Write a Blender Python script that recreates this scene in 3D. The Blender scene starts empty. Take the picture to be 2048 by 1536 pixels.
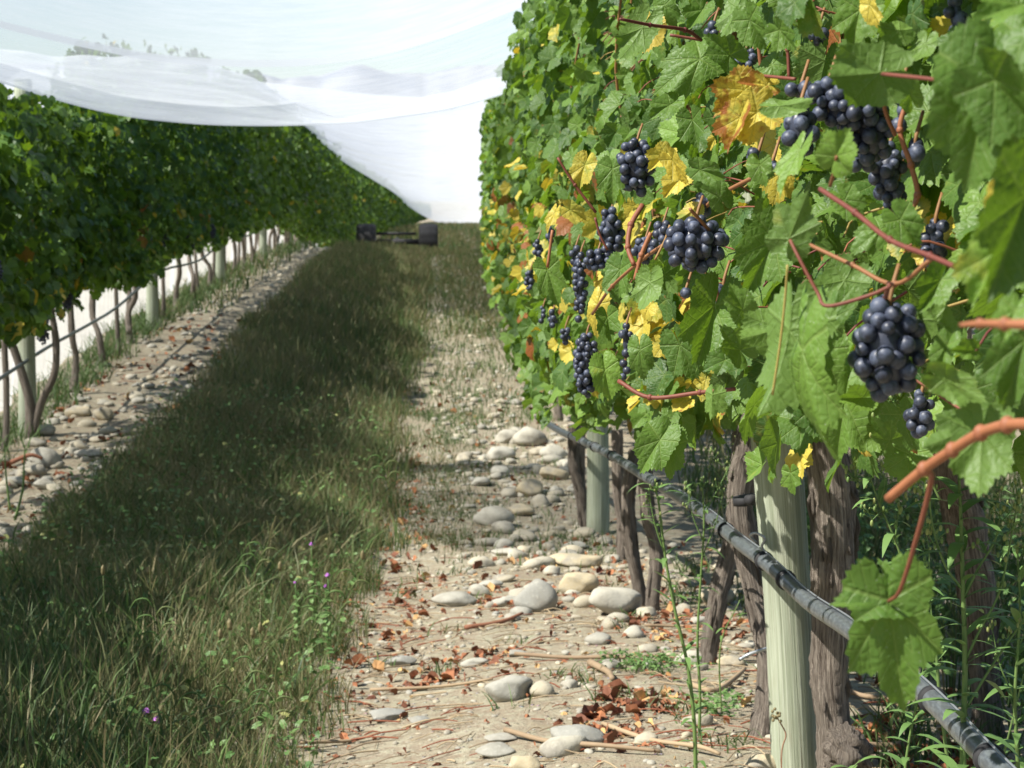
import bpy, math, random
import numpy as np
from mathutils import Vector
random.seed(7); rng = np.random.default_rng(7)
C = bpy.context.scene.collection
scene = bpy.context.scene
# ------------------------------------------------------------ camera
F = 4000.0; H = 1.40                      # focal length in photo pixels, eye height
pitch = math.atan(368/F); yaw = math.atan(152/F*math.cos(pitch))
cam = bpy.data.cameras.new('camera'); co = bpy.data.objects.new('camera', cam); C.objects.link(co)
cam.sensor_width = 36.0; cam.lens = 36.0*F/2048; cam.clip_start = 0.05; cam.clip_end = 20000
co.location = (0, 0, H); co.rotation_euler = (math.pi/2 - pitch, 0, -yaw)
cam.dof.use_dof = True; cam.dof.focus_distance = 2.7; cam.dof.aperture_fstop = 18.0
scene.camera = co
# ------------------------------------------------------------ sky, sun, exposure
SUN = Vector((-1.0, -0.36, 1.25)).normalized()
w = bpy.data.worlds.new('World'); scene.world = w; w.use_nodes = True
nt = w.node_tree; bg = nt.nodes['Background']
sky = nt.nodes.new('ShaderNodeTexSky'); sky.sky_type = 'NISHITA'; sky.sun_disc = False
sky.sun_elevation = math.asin(SUN.z); sky.sun_rotation = math.atan2(SUN.x, SUN.y)
sky.air_density = 1.1; sky.dust_density = .5; sky.ozone_density = 2.0
nt.links.new(sky.outputs[0], bg.inputs[0]); bg.inputs[1].default_value = 0.078
sl = bpy.data.lights.new('sun', 'SUN'); sl.energy = 5.0; sl.angle = math.radians(0.5); sl.color = (1, 0.965, 0.89)
so = bpy.data.objects.new('sun', sl); C.objects.link(so)
so.rotation_euler = (-SUN).to_track_quat('-Z', 'Y').to_euler(); so.location = (-30, -16, 31)
scene.view_settings.view_transform = 'Standard'; scene.view_settings.look = 'None'
scene.view_settings.gamma = 1.0; scene.view_settings.exposure = 0.88
scene.cycles.max_bounces = 8; scene.cycles.transparent_max_bounces = 16

# ------------------------------------------------------------ helpers
fv = np.array([math.sin(yaw)*math.cos(pitch), math.cos(yaw)*math.cos(pitch), -math.sin(pitch)])
rv = np.array([math.cos(yaw), -math.sin(yaw), 0.0])
uv_ = np.array([math.sin(yaw)*math.sin(pitch), math.cos(yaw)*math.sin(pitch), math.cos(pitch)])
def P(px, py, d):                         # the place at distance d along the row seen at a spot of the photo
    v = fv + rv*(px-1024)/F + uv_*(768-py)/F
    v = v*(d/v[1]); return np.array([v[0], v[1], v[2]+H])
def interp(x, pts):
    a = np.array(pts, float); return np.interp(x, a[:, 0], a[:, 1])
LG = [(-50,-1.5),(4,-1.46),(8,-1.42),(11.4,-1.34),(16.6,-1.06),(21.8,-.90),(27,-.78),(32,-.76),(37,-1.0),(42,-1.22),(50,-1.2),(65,-1.15),(100,-1.3),(200,-2),(6000,-2)]
RG = [(-50,-1.15),(2.4,-1.18),(4.25,-1.24),(6.6,-1.42),(9.45,-1.60),(16,-1.45),(22,-1.22),(28,-.98),(32,-.88),(37,-1.05),(42,-1.22),(50,-1.15),(65,-1.1),(80,-1.05),(100,-1.3),(200,-2),(6000,-2)]
def wob(x, y):
    return (np.sin(x*3.1+y*1.7+1)*np.sin(y*2.3-x*1.1)*.5+np.sin(x*7.3-y*4.1+2)*.25+np.sin(x*13.7+y*9.1)*.13+np.sin(x*23.1-y*19.3+4)*.08)
def gz(x, y):
    x = np.asarray(x, float); y = np.asarray(y, float)
    t = np.clip((x+2.36)/3.12, 0, 1); t = t*t*(3-2*t)
    near = np.clip((60-y)/40, 0, 1)*(np.abs(x) < 30)
    alley = -.04*np.exp(-((x+.25)/.35)**2) + .05*np.exp(-((x+1.0)/.5)**2)
    return interp(y, LG)*(1-t)+interp(y, RG)*t + H + near*(alley + .018*wob(x, y))
def G(px, py, dmax=60):                   # where that sight line meets the ground
    lo, prev = 2.0, None
    for d in np.arange(2.0, dmax, .02):
        p = P(px, py, d)
        if p[2] <= gz(p[0], p[1]): return np.array([p[0], p[1], float(gz(p[0], p[1]))])
    return P(px, py, dmax)

def mesh_obj(name, V, Fc, mat, parent=None, uv=None, tint=None, smooth=True):
    """V (n,3); Fc = list of int arrays (m,k); one mesh object"""
    V = np.asarray(V, np.float32)
    off = np.zeros(3, np.float32)
    me = bpy.data.meshes.new(name)
    me.vertices.add(len(V)); me.vertices.foreach_set('co', V.ravel())
    Fc = [np.asarray(f, np.int32) for f in Fc if len(f)]
    loops = np.concatenate([f.ravel() for f in Fc]); tot = np.concatenate([np.full(len(f), f.shape[1], np.int32) for f in Fc])
    st = np.concatenate([[0], np.cumsum(tot)[:-1]]).astype(np.int32)
    me.loops.add(len(loops)); me.loops.foreach_set('vertex_index', loops)
    me.polygons.add(len(tot)); me.polygons.foreach_set('loop_start', st); me.polygons.foreach_set('loop_total', tot)
    if smooth: me.polygons.foreach_set('use_smooth', np.ones(len(tot), bool))
    if uv is not None:
        l = me.uv_layers.new(name='UVMap'); l.data.foreach_set('uv', np.asarray(uv, np.float32)[loops].ravel())
    if tint is not None:
        a = me.color_attributes.new('tint', 'FLOAT_COLOR', 'POINT')
        t = np.ones((len(V), 4), np.float32); t[:, :3] = tint; a.data.foreach_set('color', t.ravel())
    me.update(calc_edges=True)
    if mat: me.materials.append(mat)
    o = bpy.data.objects.new(name, me); C.objects.link(o)
    if parent is not None:
        o.parent = parent; o.matrix_parent_inverse.identity(); o.location = -Vector(parent.location) if parent.rotation_euler.z == 0 else o.location
    return o
class MB:
    def __init__(s): s.V=[]; s.F=[]; s.UV=[]; s.T=[]; s.n=0
    def add(s, V, Fc, uv=None, tint=(.5,0,0)):
        V = np.asarray(V, float).reshape(-1, 3); n = len(V); s.V.append(V)
        for f in Fc:
            if len(f): s.F.append(np.asarray(f)+s.n)
        s.UV.append(np.zeros((n, 2)) if uv is None else np.asarray(uv)); 
        t = np.asarray(tint, float); s.T.append(np.broadcast_to(t, (n, 3)) if t.ndim == 1 else t); s.n += n
    def build(s, name, mat, parent=None, smooth=True):
        if not s.n: return None
        q = [f for f in s.F if f.shape[1] == 4]; t = [f for f in s.F if f.shape[1] == 3]
        Fc = ([np.concatenate(q)] if q else []) + ([np.concatenate(t)] if t else [])
        return mesh_obj(name, np.concatenate(s.V), Fc, mat, parent, np.concatenate(s.UV), np.concatenate(s.T), smooth)
def tag(o, label=None, cat=None, group=None, kind=None):
    if label: o['label'] = label
    if cat: o['category'] = cat
    if group: o['group'] = group
    if kind: o['kind'] = kind
    return o
def thing(name, loc, label, cat, group=None):
    o = bpy.data.objects.new(name, None); C.objects.link(o); o.location = Vector([float(c) for c in loc]); o.empty_display_size = .1
    return tag(o, label, cat, group)
def smoothpath(pts, rad, seg=6):
    pts = np.asarray(pts, float); rad = np.asarray(rad, float)
    if len(pts) < 3:
        t = np.linspace(0, 1, seg+1)[:, None]; return pts[0]*(1-t)+pts[-1]*t, rad[0]*(1-t[:, 0])+rad[-1]*t[:, 0]
    P_ = np.vstack([2*pts[0]-pts[1], pts, 2*pts[-1]-pts[-2]]); o=[]; r=[]
    for i in range(len(pts)-1):
        a, b, c, d = P_[i:i+4]
        for k in range(seg):
            t = k/seg; o.append(.5*((2*b)+(-a+c)*t+(2*a-5*b+4*c-d)*t*t+(-a+3*b-3*c+d)*t**3)); r.append(rad[i]*(1-t)+rad[i+1]*t)
    o.append(pts[-1]); r.append(rad[-1]); return np.array(o), np.array(r)
def tube(mb, pts, rad, n=8, seg=6, rough=0, tint=(.5,0,0), cap=True):
    if np.isscalar(rad): rad = [rad]*len(pts)
    c, r = smoothpath(pts, rad, seg); m = len(c)
    T = np.gradient(c, axis=0); T /= np.linalg.norm(T, axis=1)[:, None]+1e-9
    ref = np.array([0, 1, 0.]) if abs(T[0][1]) < .8 else np.array([1., 0, 0])
    N = np.cross(T, ref); N /= np.linalg.norm(N, axis=1)[:, None]+1e-9; B = np.cross(T, N)
    th = np.arange(n)*2*np.pi/n; L = np.concatenate([[0], np.cumsum(np.linalg.norm(np.diff(c, axis=0), axis=1))])
    rr = np.repeat(r[:, None], n, 1)
    if rough:
        ph = rng.uniform(0, 6, 4)
        tw = th[None]+L[:, None]*1.5
        rr = rr*(1+rough*(np.sin(tw*3+ph[0])*.5+np.sin(tw*7+ph[1]+L[:, None]*9)*.4+np.sin(L[:, None]*31+th[None]*2+ph[2])*.35+rng.normal(0, .25, (m, n))))
    V = c[:, None]+rr[..., None]*(np.cos(th)[None, :, None]*N[:, None]+np.sin(th)[None, :, None]*B[:, None])
    uv = np.stack([np.broadcast_to(th/(2*np.pi), (m, n)), np.broadcast_to(L[:, None], (m, n))], -1).reshape(-1, 2)
    i = np.arange(m-1)[:, None]*n; j = np.arange(n)[None]
    q = np.stack([i+j, i+(j+1) % n, i+n+(j+1) % n, i+n+j], -1).reshape(-1, 4)
    V = V.reshape(-1, 3); F_ = [q]
    if cap:
        V = np.vstack([V, c[0], c[-1]]); uv = np.vstack([uv, [0, 0], [0, L[-1]]]); k = m*n
        F_.append(np.array([[k, (a+1) % n, a] for a in range(n)]+[[k+1, (m-1)*n+a, (m-1)*n+(a+1) % n] for a in range(n)]))
    mb.add(V, F_, uv, tint)
def sphere_tpl(nu, nv):
    th = np.linspace(0, np.pi, nv+1)[1:-1]; ph = np.arange(nu)*2*np.pi/nu
    V = [[0, 0, 1]]+[[math.sin(t)*math.cos(p), math.sin(t)*math.sin(p), math.cos(t)] for t in th for p in ph]+[[0, 0, -1]]
    q = [[1+i*nu+j, 1+(i+1)*nu+j, 1+(i+1)*nu+(j+1) % nu, 1+i*nu+(j+1) % nu] for i in range(nv-2) for j in range(nu)]
    t = [[0, 1+j, 1+(j+1) % nu] for j in range(nu)]+[[len(V)-1, 1+(nv-2)*nu+(j+1) % nu, 1+(nv-2)*nu+j] for j in range(nu)]
    return np.array(V, float), np.array(q), np.array(t)
def batch(mb, tplV, tplF, M, pos, uv=None, tint=None):
    """M (n,3,3) rows are local axes scaled; pos (n,3)"""
    n = len(pos); m = tplV.shape[-2]
    V = np.einsum('nkj,njc->nkc', tplV, M) if tplV.ndim == 3 else np.einsum('kj,njc->nkc', tplV, M)
    V = V+pos[:, None]
    off = (np.arange(n)*m)[:, None, None]
    Fs = [(f[None]+off).reshape(-1, f.shape[1]) for f in tplF]
    U = None if uv is None else np.tile(uv, (n, 1))
    T = (.5, 0, 0) if tint is None else np.repeat(tint, m, 0)
    mb.add(V.reshape(-1, 3), Fs, U, T)

# ------------------------------------------------------------ materials
def mat(name):
    m = bpy.data.materials.new(name); m.use_nodes = True; t = m.node_tree
    for n in list(t.nodes): t.nodes.remove(n)
    return m, t
class NT:
    def __init__(s, t): s.t = t
    def n(s, typ, **kw):
        x = s.t.nodes.new('ShaderNode'+typ)
        for k, v in kw.items(): setattr(x, k, v)
        return x
    def put(s, sock, v):
        if hasattr(v, 'is_output') or isinstance(v, bpy.types.NodeSocket): s.t.links.new(v, sock)
        elif isinstance(v, tuple) and len(v) == 3 and sock.type == 'RGBA': sock.default_value = (*v, 1)
        else: sock.default_value = v
    def m(s, op, a, b=0.0, c=None, clamp=False):
        x = s.n('Math', operation=op); x.use_clamp = clamp; s.put(x.inputs[0], a); s.put(x.inputs[1], b)
        if c is not None: s.put(x.inputs[2], c)
        return x.outputs[0]
    def mix(s, f, a, b):
        x = s.n('Mix', data_type='RGBA'); s.put(x.inputs[0], f); s.put(x.inputs[6], a); s.put(x.inputs[7], b); return x.outputs[2]
    def ramp(s, v, lo, hi):
        x = s.n('MapRange'); x.interpolation_type = 'SMOOTHSTEP'; s.put(x.inputs[0], v); x.inputs[1].default_value = lo; x.inputs[2].default_value = hi; return x.outputs[0]
    def noise(s, vec, scale, detail=3, rough=.55, out=0):
        x = s.n('TexNoise'); x.inputs['Scale'].default_value = scale; x.inputs['Detail'].default_value = detail; x.inputs['Roughness'].default_value = rough
        if vec is not None: s.put(x.inputs['Vector'], vec)
        return x.outputs[out]
    def coord(s, k='Object', scale=None):
        x = s.n('TexCoord').outputs[k]
        if scale:
            mp = s.n('Mapping'); s.put(mp.inputs[0], x); mp.inputs['Scale'].default_value = scale; return mp.outputs[0]
        return x
    def bump(s, h, strength=.3, dist=.01):
        b = s.n('Bump'); b.inputs['Strength'].default_value = strength; b.inputs['Distance'].default_value = dist; s.put(b.inputs['Height'], h); return b.outputs[0]
    def bsdf(s, col, rough=.6, bump=None, spec=.5, out=True, **kw):
        p = s.n('BsdfPrincipled'); s.put(p.inputs['Base Color'], col); s.put(p.inputs['Roughness'], rough); s.put(p.inputs['Specular IOR Level'], spec)
        for k, v in kw.items(): s.put(p.inputs[k], v)
        if bump is not None: s.put(p.inputs['Normal'], bump)
        if out: s.out(p.outputs[0])
        return p.outputs[0]
    def out(s, sh): o = s.n('OutputMaterial'); s.t.links.new(sh, o.inputs[0])

def leaf_material(name, dark=(.030, .082, .018), light=(.175, .30, .045), trans=.36, hero=True):
    m, t = mat(name); N = NT(t)
    at = N.n('Attribute'); at.attribute_name = 'tint'; sp = N.n('SeparateColor'); N.put(sp.inputs[0], at.outputs[0]); R, Gy, Br = sp.outputs
    geo = N.n('NewGeometry')
    obj = N.coord('Object')
    n1 = N.noise(obj, 28, 3)
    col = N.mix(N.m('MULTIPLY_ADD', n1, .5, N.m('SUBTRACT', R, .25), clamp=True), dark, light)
    ye = N.ramp(N.m('ADD', Gy, N.m('MULTIPLY', N.m('SUBTRACT', N.noise(obj, 40, 2), .5), .9)), .32, .75)
    col = N.mix(ye, col, (.60, .48, .07))
    uvn = N.n('UVMap'); s2 = N.n('SeparateXYZ'); N.put(s2.inputs[0], uvn.outputs[0]); u, v = s2.outputs[0], s2.outputs[1]
    br = N.ramp(N.m('ADD', N.m('ADD', N.m('MULTIPLY', v, .35), Br), N.m('MULTIPLY', N.m('SUBTRACT', N.noise(obj, 65, 3), .5), 1.2)), .75, .95)
    if hero:
        du = N.m('ABSOLUTE', N.m('SUBTRACT', u, N.m('ROUND', u)))
        dist = N.m('MULTIPLY', N.m('MULTIPLY', du, v), .9)
        v1 = N.m('SUBTRACT', 1, N.ramp(dist, .006, .026))
        sec = N.m('FRACT', N.m('MULTIPLY', N.m('SUBTRACT', v, N.m('MULTIPLY', dist, 1.1)), 5.5))
        sd = N.m('ABSOLUTE', N.m('SUBTRACT', sec, .5))
        v2 = N.m('MULTIPLY', N.m('SUBTRACT', 1, N.ramp(sd, .03, .10)), .55)
        vor = N.n('TexVoronoi', feature='DISTANCE_TO_EDGE'); vor.inputs['Scale'].default_value = 130; N.put(vor.inputs['Vector'], obj)
        v3 = N.m('SUBTRACT', 1, N.ramp(vor.outputs[0], 0, .12))
        vein = N.m('MAXIMUM', v1, v2)
        col = N.mix(N.m('MULTIPLY', vein, .36), col, (.25, .33, .09))
        hgt = N.m('ADD', N.m('MULTIPLY', vein, -1.0), N.m('MULTIPLY', N.ramp(vor.outputs[0], 0, .35), .45))
        bmp = N.bump(hgt, .45, .0022)
        col = N.mix(N.m('MULTIPLY', v3, .10), col, (.2, .26, .08))
        spots = N.ramp(N.noise(obj, 420, 1), .70, .76); col = N.mix(N.m('MULTIPLY', spots, .35), col, (.5, .5, .42))
    else: bmp = None
    col = N.mix(br, col, (.27, .085, .025))
    back = N.mix(N.m('MULTIPLY', geo.outputs['Backfacing'], .62), col, N.mix(ye, (.15, .24, .06), (.5, .38, .08)))
    a = N.bsdf(back, N.m('MULTIPLY_ADD', n1, .25, .38), bmp, .36, out=False)
    tr = N.n('BsdfTranslucent'); N.put(tr.inputs[0], N.mix(ye, N.mix(.5, N.mix(.5, col, (.22, .36, .012)), (.19, .33, .010)), (.65, .45, .03)))
    if bmp is not None: N.put(tr.inputs[1], bmp)
    mx = N.n('MixShader'); mx.inputs[0].default_value = trans; N.put(mx.inputs[1], a); N.put(mx.inputs[2], tr.outputs[0]); N.out(mx.outputs[0])
    return m
M = {}
M['leaf'] = leaf_material('leaf_near'); M['leaf_far'] = leaf_material('leaf_plain', hero=False)
def simple_tint(name, A, B, Cc, rough=.6, trans=0.0, scale=30):   # colour run A..B by tint.r, towards C by tint.g
    m, t = mat(name); N = NT(t); at = N.n('Attribute'); at.attribute_name = 'tint'; sp = N.n('SeparateColor'); N.put(sp.inputs[0], at.outputs[0])
    n1 = N.noise(N.coord('Object'), scale, 2)
    col = N.mix(N.m('MULTIPLY_ADD', n1, .4, N.m('SUBTRACT', sp.outputs[0], .2), clamp=True), A, B); col = N.mix(sp.outputs[1], col, Cc)
    if not trans: N.bsdf(col, rough, None, .35); return m
    a = N.bsdf(col, rough, None, .35, out=False); tr = N.n('BsdfTranslucent'); N.put(tr.inputs[0], col)
    mx = N.n('MixShader'); mx.inputs[0].default_value = trans; N.put(mx.inputs[1], a); N.put(mx.inputs[2], tr.outputs[0]); N.out(mx.outputs[0]); return m
M['grass'] = simple_tint('grass_blades', (.026, .060, .018), (.115, .205, .05), (.27, .22, .11), .55, .3)
M['weed'] = simple_tint('weed_green', (.06, .13, .03), (.16, .27, .08), (.45, .42, .15), .5, .2)
M['litter'] = simple_tint('litter', (.13, .05, .03), (.33, .13, .055), (.55, .36, .15), .8)
M['straw'] = simple_tint('straw', (.22, .16, .10), (.40, .31, .19), (.22, .07, .035), .8)
M['cane'] = simple_tint('red_cane', (.12, .028, .024), (.30, .115, .05), (.36, .32, .08), .6, 0, 160)
M['purple'] = simple_tint('petals', (.35, .10, .42), (.5, .2, .55), (.8, .75, .8), .6)
# berries
m, t = mat('grape_skin'); N = NT(t); at = N.n('Attribute'); at.attribute_name = 'tint'; sp = N.n('SeparateColor'); N.put(sp.inputs[0], at.outputs[0])
oc = N.coord('Object'); n1 = N.noise(oc, 105, 4, .7); n2 = N.noise(oc, 380, 2)
bl = N.m('MULTIPLY', N.ramp(N.m('ADD', N.m('MULTIPLY', n1, .8), N.m('MULTIPLY', n2, .35)), .34, .72), N.m('MULTIPLY_ADD', sp.outputs[0], .6, .3))
N.bsdf(N.mix(bl, (.010, .010, .018), (.095, .115, .175)), N.m('MULTIPLY_ADD', bl, .30, .36), None, .5); M['grape'] = m
# bark
m, t = mat('vine_bark'); N = NT(t); uvc = N.coord('UV', (26, 7, 1)); n1 = N.noise(uvc, 1.6, 5, .7); n2 = N.noise(N.coord('UV', (60, 5, 1)), 1.5, 4, .7)
h = N.m('ADD', n1, N.m('MULTIPLY', n2, .8))
N.bsdf(N.mix(N.ramp(h, .62, 1.15), (.075, .055, .042), (.46, .39, .32)), .9, N.bump(h, 1.0, .02), .2); M['bark'] = m
# post
m, t = mat('treated_pine'); N = NT(t); uvc = N.coord('UV', (30, 1.4, 1)); n1 = N.noise(uvc, 1.5, 5, .6); n2 = N.noise(N.coord('UV', (5, 3, 1)), 1.2, 3)
c = N.mix(N.ramp(n1, .35, .68), (.27, .30, .21), (.44, .47, .36)); c = N.mix(N.m('MULTIPLY', N.ramp(n2, .5, .75), .5), c, (.24, .21, .14))
crk = N.ramp(N.noise(N.coord('UV', (55, 1.1, 1)), 1.3, 2), .66, .70); c = N.mix(crk, c, (.10, .08, .05)); c = N.mix(N.m('MULTIPLY', N.ramp(N.noise(N.coord('UV', (90, 2.5, 1)), 1.2, 4, .7), .5, .66), .45), c, (.16, .15, .10))
N.bsdf(c, .9, N.bump(N.m('SUBTRACT', n1, crk), .7, .006), .15); M['post'] = m
# stone
m, t = mat('river_stone'); N = NT(t); at = N.n('Attribute'); at.attribute_name = 'tint'; sp = N.n('SeparateColor'); N.put(sp.inputs[0], at.outputs[0])
oc = N.coord('Object'); n1 = N.noise(oc, 9, 5, .6); n2 = N.noise(oc, 90, 4, .7)
c = N.mix(sp.outputs[0], (.27, .265, .235), (.44, .41, .33)); c = N.mix(sp.outputs[1], c, (.44, .35, .20)); c = N.mix(N.ramp(n1, .42, .7), c, (.24, .22, .18)); c = N.mix(N.m('MULTIPLY', N.ramp(n2, .5, .75), .45), c, (.5, .48, .41))
N.bsdf(c, .85, N.bump(N.m('ADD', n1, N.m('MULTIPLY', n2, .5)), .45, .008), .3); M['stone'] = m
# soil
m, t = mat('soil'); N = NT(t); oc = N.coord('Object'); n1 = N.noise(oc, 2.2, 5, .6); n2 = N.noise(oc, 22, 5, .7); n3 = N.noise(oc, 130, 3, .7)
vor = N.n('TexVoronoi'); vor.inputs['Scale'].default_value = 42; N.put(vor.inputs['Vector'], oc)
c = N.mix(N.ramp(n1, .35, .65), (.27, .242, .165), (.375, .348, .252)); c = N.mix(N.ramp(n2, .38, .66), (.25, .20, .14), c)
c = N.mix(N.m('MULTIPLY', N.ramp(n3, .52, .72), .6), c, (.49, .455, .365))
peb = N.m('SUBTRACT', 1, N.ramp(vor.outputs[0], .10, .30)); sel = N.ramp(N.noise(oc, 14, 2), .52, .6); pb = N.m('MULTIPLY', peb, sel)
c = N.mix(pb, c, N.mix(.3, (.42, .40, .33), vor.outputs[1]))
red = N.m('MULTIPLY', N.ramp(N.noise(oc, 5.5, 4, .7), .58, .72), .3); c = N.mix(red, c, (.24, .12, .065))
N.bsdf(c, .95, N.bump(N.m('ADD', N.m('ADD', N.m('MULTIPLY', n2, .8), N.m('MULTIPLY', n3, .25)), N.m('MULTIPLY', pb, .8)), .9, .02), .15); M['soil'] = m
# pipe, metal, rubber, hills
m, t = mat('drip_pipe'); N = NT(t); n1 = N.noise(N.coord('UV', (8, 25, 1)), 2, 4); N.bsdf(N.mix(N.ramp(n1, .4, .7), (.075, .083, .088), (.125, .14, .145)), .33, None, .6); M['pipe'] = m
m, t = mat('grey_metal'); N = NT(t); N.bsdf(N.mix(N.noise(N.coord(), 60), (.25, .27, .29), (.42, .44, .46)), .4, None, .5, Metallic=.6); M['metal'] = m
m, t = mat('black_rubber'); N = NT(t); N.bsdf(N.mix(N.noise(N.coord(), 12), (.012, .012, .014), (.035, .034, .035)), .75, None, .4); M['rubber'] = m
m, t = mat('grey_rim'); N = NT(t); N.bsdf(N.mix(N.noise(N.coord(), 9), (.20, .21, .24), (.3, .31, .34)), .5, None, .4); M['rim'] = m
m, t = mat('haze_tinted_hill'); N = NT(t); n = N.noise(N.coord(), .004, 5); N.bsdf(N.mix(N.ramp(n, .35, .65), (.20, .22, .26), (.28, .29, .31)), 1, None, 0); M['hill'] = m  # bluish grey paints the distance haze into the hill colour
def net_material(name, a0, a1, fold=9.0, k=1.0):
    m, t = mat(name); N = NT(t)
    n1 = N.noise(N.coord('UV', (1.3, fold, 1)), 2.2, 5, .6); n2 = N.noise(N.coord('UV', (3, fold*3.2, 1)), 2.5, 3)
    al = N.m('MULTIPLY_ADD', N.ramp(N.m('ADD', N.m('MULTIPLY', n1, .75), N.m('MULTIPLY', n2, .25)), .28, .72), a1-a0, a0)
    d = N.n('BsdfDiffuse'); d.inputs[0].default_value = (.56*k, .585*k, .61*k, 1); tl = N.n('BsdfTranslucent'); tl.inputs[0].default_value = (.60*k, .625*k, .65*k, 1)
    mx = N.n('MixShader'); mx.inputs[0].default_value = .75; N.put(mx.inputs[1], d.outputs[0]); N.put(mx.inputs[2], tl.outputs[0])
    tp = N.n('BsdfTransparent'); m2 = N.n('MixShader'); N.put(m2.inputs[0], al); N.put(m2.inputs[1], tp.outputs[0]); N.put(m2.inputs[2], mx.outputs[0]); N.out(m2.outputs[0])
    return m
M['net_thin'] = net_material('net_single', .30, .48); M['net_mid'] = net_material('net_upper', .42, .64); M['net_thick'] = net_material('net_folded', .72, .95, 14)
M['net_sag'] = net_material('net_sagging', .50, .80, 14); M['net_back'] = net_material('net_hanging', .28, .42, 7, 1.4)
M['net_cap'] = net_material('net_gathered', .60, .82, 6, 1.2)
M['net_seam'] = net_material('net_seam', .85, .95)

# ------------------------------------------------------------ ground, hills
def grid_obj(name, V, nu, nv, mat, parent=None, uv=None):
    i = np.arange(nu-1)[:, None]*nv; j = np.arange(nv-1)[None]
    q = np.stack([i+j, i+nv+j, i+nv+j+1, i+j+1], -1).reshape(-1, 4)
    return mesh_obj(name, V, [q], mat, parent, uv)
xs = np.concatenate([[-4000, -800, -200, -60, -30, -15, -8], np.arange(-5, 5.5, .045), [7, 12, 20, 30, 60, 200, 800, 4000]])
ys = np.concatenate([[-200, -40, -8, 0, 1], np.arange(1.5, 14, .045), np.arange(14, 46, .16), [48, 52, 58, 65, 75, 90, 110, 150, 250, 600, 2000, 6000]])
X_, Y_ = np.meshgrid(xs, ys, indexing='ij'); Z_ = gz(X_, Y_)
tag(grid_obj('ground', np.stack([X_, Y_, Z_], -1).reshape(-1, 3), len(xs), len(ys), M['soil']), kind='structure')
hp = [(-900,95),(-300,120),(100,128),(330,118),(420,138),(470,150),(520,146),(570,158),(640,150),(700,132),(730,130),(790,148),(850,146),(900,138),(960,128),(1040,134),(1200,120),(1700,100),(2600,110)]
hv = []; hx = np.linspace(-900, 2600, 240); hy = np.interp(hx, *zip(*hp))+1.6*np.sin(hx*.06)+1.0*np.sin(hx*.17)
hx, hy = hx, hy
for k, (dd, fz) in enumerate([(3300, 0.0), (3600, .55), (4000, .9), (4300, 1.0), (4800, .8)]):
    for a, b in zip(hx, hy):
        p = P(a, b, 4300); z = (p[2]+2)*fz-2+rng.normal(0, 4)*(0 < fz < 1); s = dd/4300; hv.append((p[0]*s, dd, z))
tag(grid_obj('hills', np.array(hv).reshape(5, 240, 3).reshape(-1, 3), 5, 240, M['hill']), kind='structure')

# ------------------------------------------------------------ leaves
KN = [(0,1.0),(12,.93),(26,.77),(40,.86),(50,.92),(62,.84),(78,.68),(92,.74),(105,.77),(125,.70),(145,.64),(160,.56),(171,.40),(178,.16),(180,.08)]
def leaf_tpl(na, nr, teeth, seed, deep=1.0, curl=.18, fold=.18):
    r_ = np.random.default_rng(seed)
    th = np.linspace(-180, 180, na+1); a = np.abs(th)
    R = interp(a, KN); R = 1-(1-R)*deep if deep != 1 else R
    R = R*(1+.05*np.sin(np.radians(th*2.3)+r_.uniform(0, 6)))
    if teeth:
        tooth = np.where(np.arange(na+1) % 2 == 0, 1+.045, 1-.035)*(1+r_.normal(0, .012, na+1)); R = R*np.where(a < 172, tooth, 1)
    rr = np.linspace(0, 1, nr+1)**.85
    x = rr[:, None]*(R*np.sin(np.radians(th)))[None]; y = rr[:, None]*(R*np.cos(np.radians(th)))[None]; rad = rr[:, None]*R[None]
    sec = np.interp(a, [0, 50, 105, 180], [0, 1, 2, 2.95])*np.sign(th)
    du = np.abs(sec-np.round(sec))[None]
    p1, p2, p3 = r_.uniform(0, 6, 3)
    z = fold*np.abs(x)*(.8+.4*math.sin(p1)) - curl*(y**2+.5*x**2)*(1+.5*math.sin(p2)) - .16*du*rad*-1 \
        + .07*rad**2*np.sin(np.radians(th)*4+p2) + .035*rad**3*np.sin(np.radians(th)*9+p3) - .12*np.sin(p3)*x*y
    V = np.stack([x, y, z], -1).reshape(-1, 3)
    uvs = np.stack([np.broadcast_to(sec[None], x.shape), rad], -1).reshape(-1, 2)
    n = na+1; i = (np.arange(nr)*n)[:, None]; j = np.arange(na)[None]
    q = np.stack([i+j, i+n+j, i+n+j+1, i+j+1], -1)          # normal +z
    tri = np.stack([q[0, :, 0], q[0, :, 1], q[0, :, 2]], -1); q = q[1:].reshape(-1, 4)
    # orientation: make +z the upper face
    return V, [q[:, ::-1] if False else q, tri], uvs
def tpl_set(na, nr, teeth, k, **kw): return [leaf_tpl(na, nr, teeth, 100+i, deep=[1, .85, 1.4, .9, 1.2, .75][i % 6], curl=[.18, .3, .05, .4, -.1, .25][i % 6], fold=[.18, .3, .1, .0, .35, .5][i % 6]) for i in range(k)]
HI = tpl_set(72, 5, True, 6); MID = tpl_set(40, 3, True, 6); LOW = tpl_set(14, 1, False, 6); VLOW = tpl_set(8, 1, False, 4)
def norm(v): return v/(np.linalg.norm(v, axis=-1, keepdims=True)+1e-9)
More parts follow.
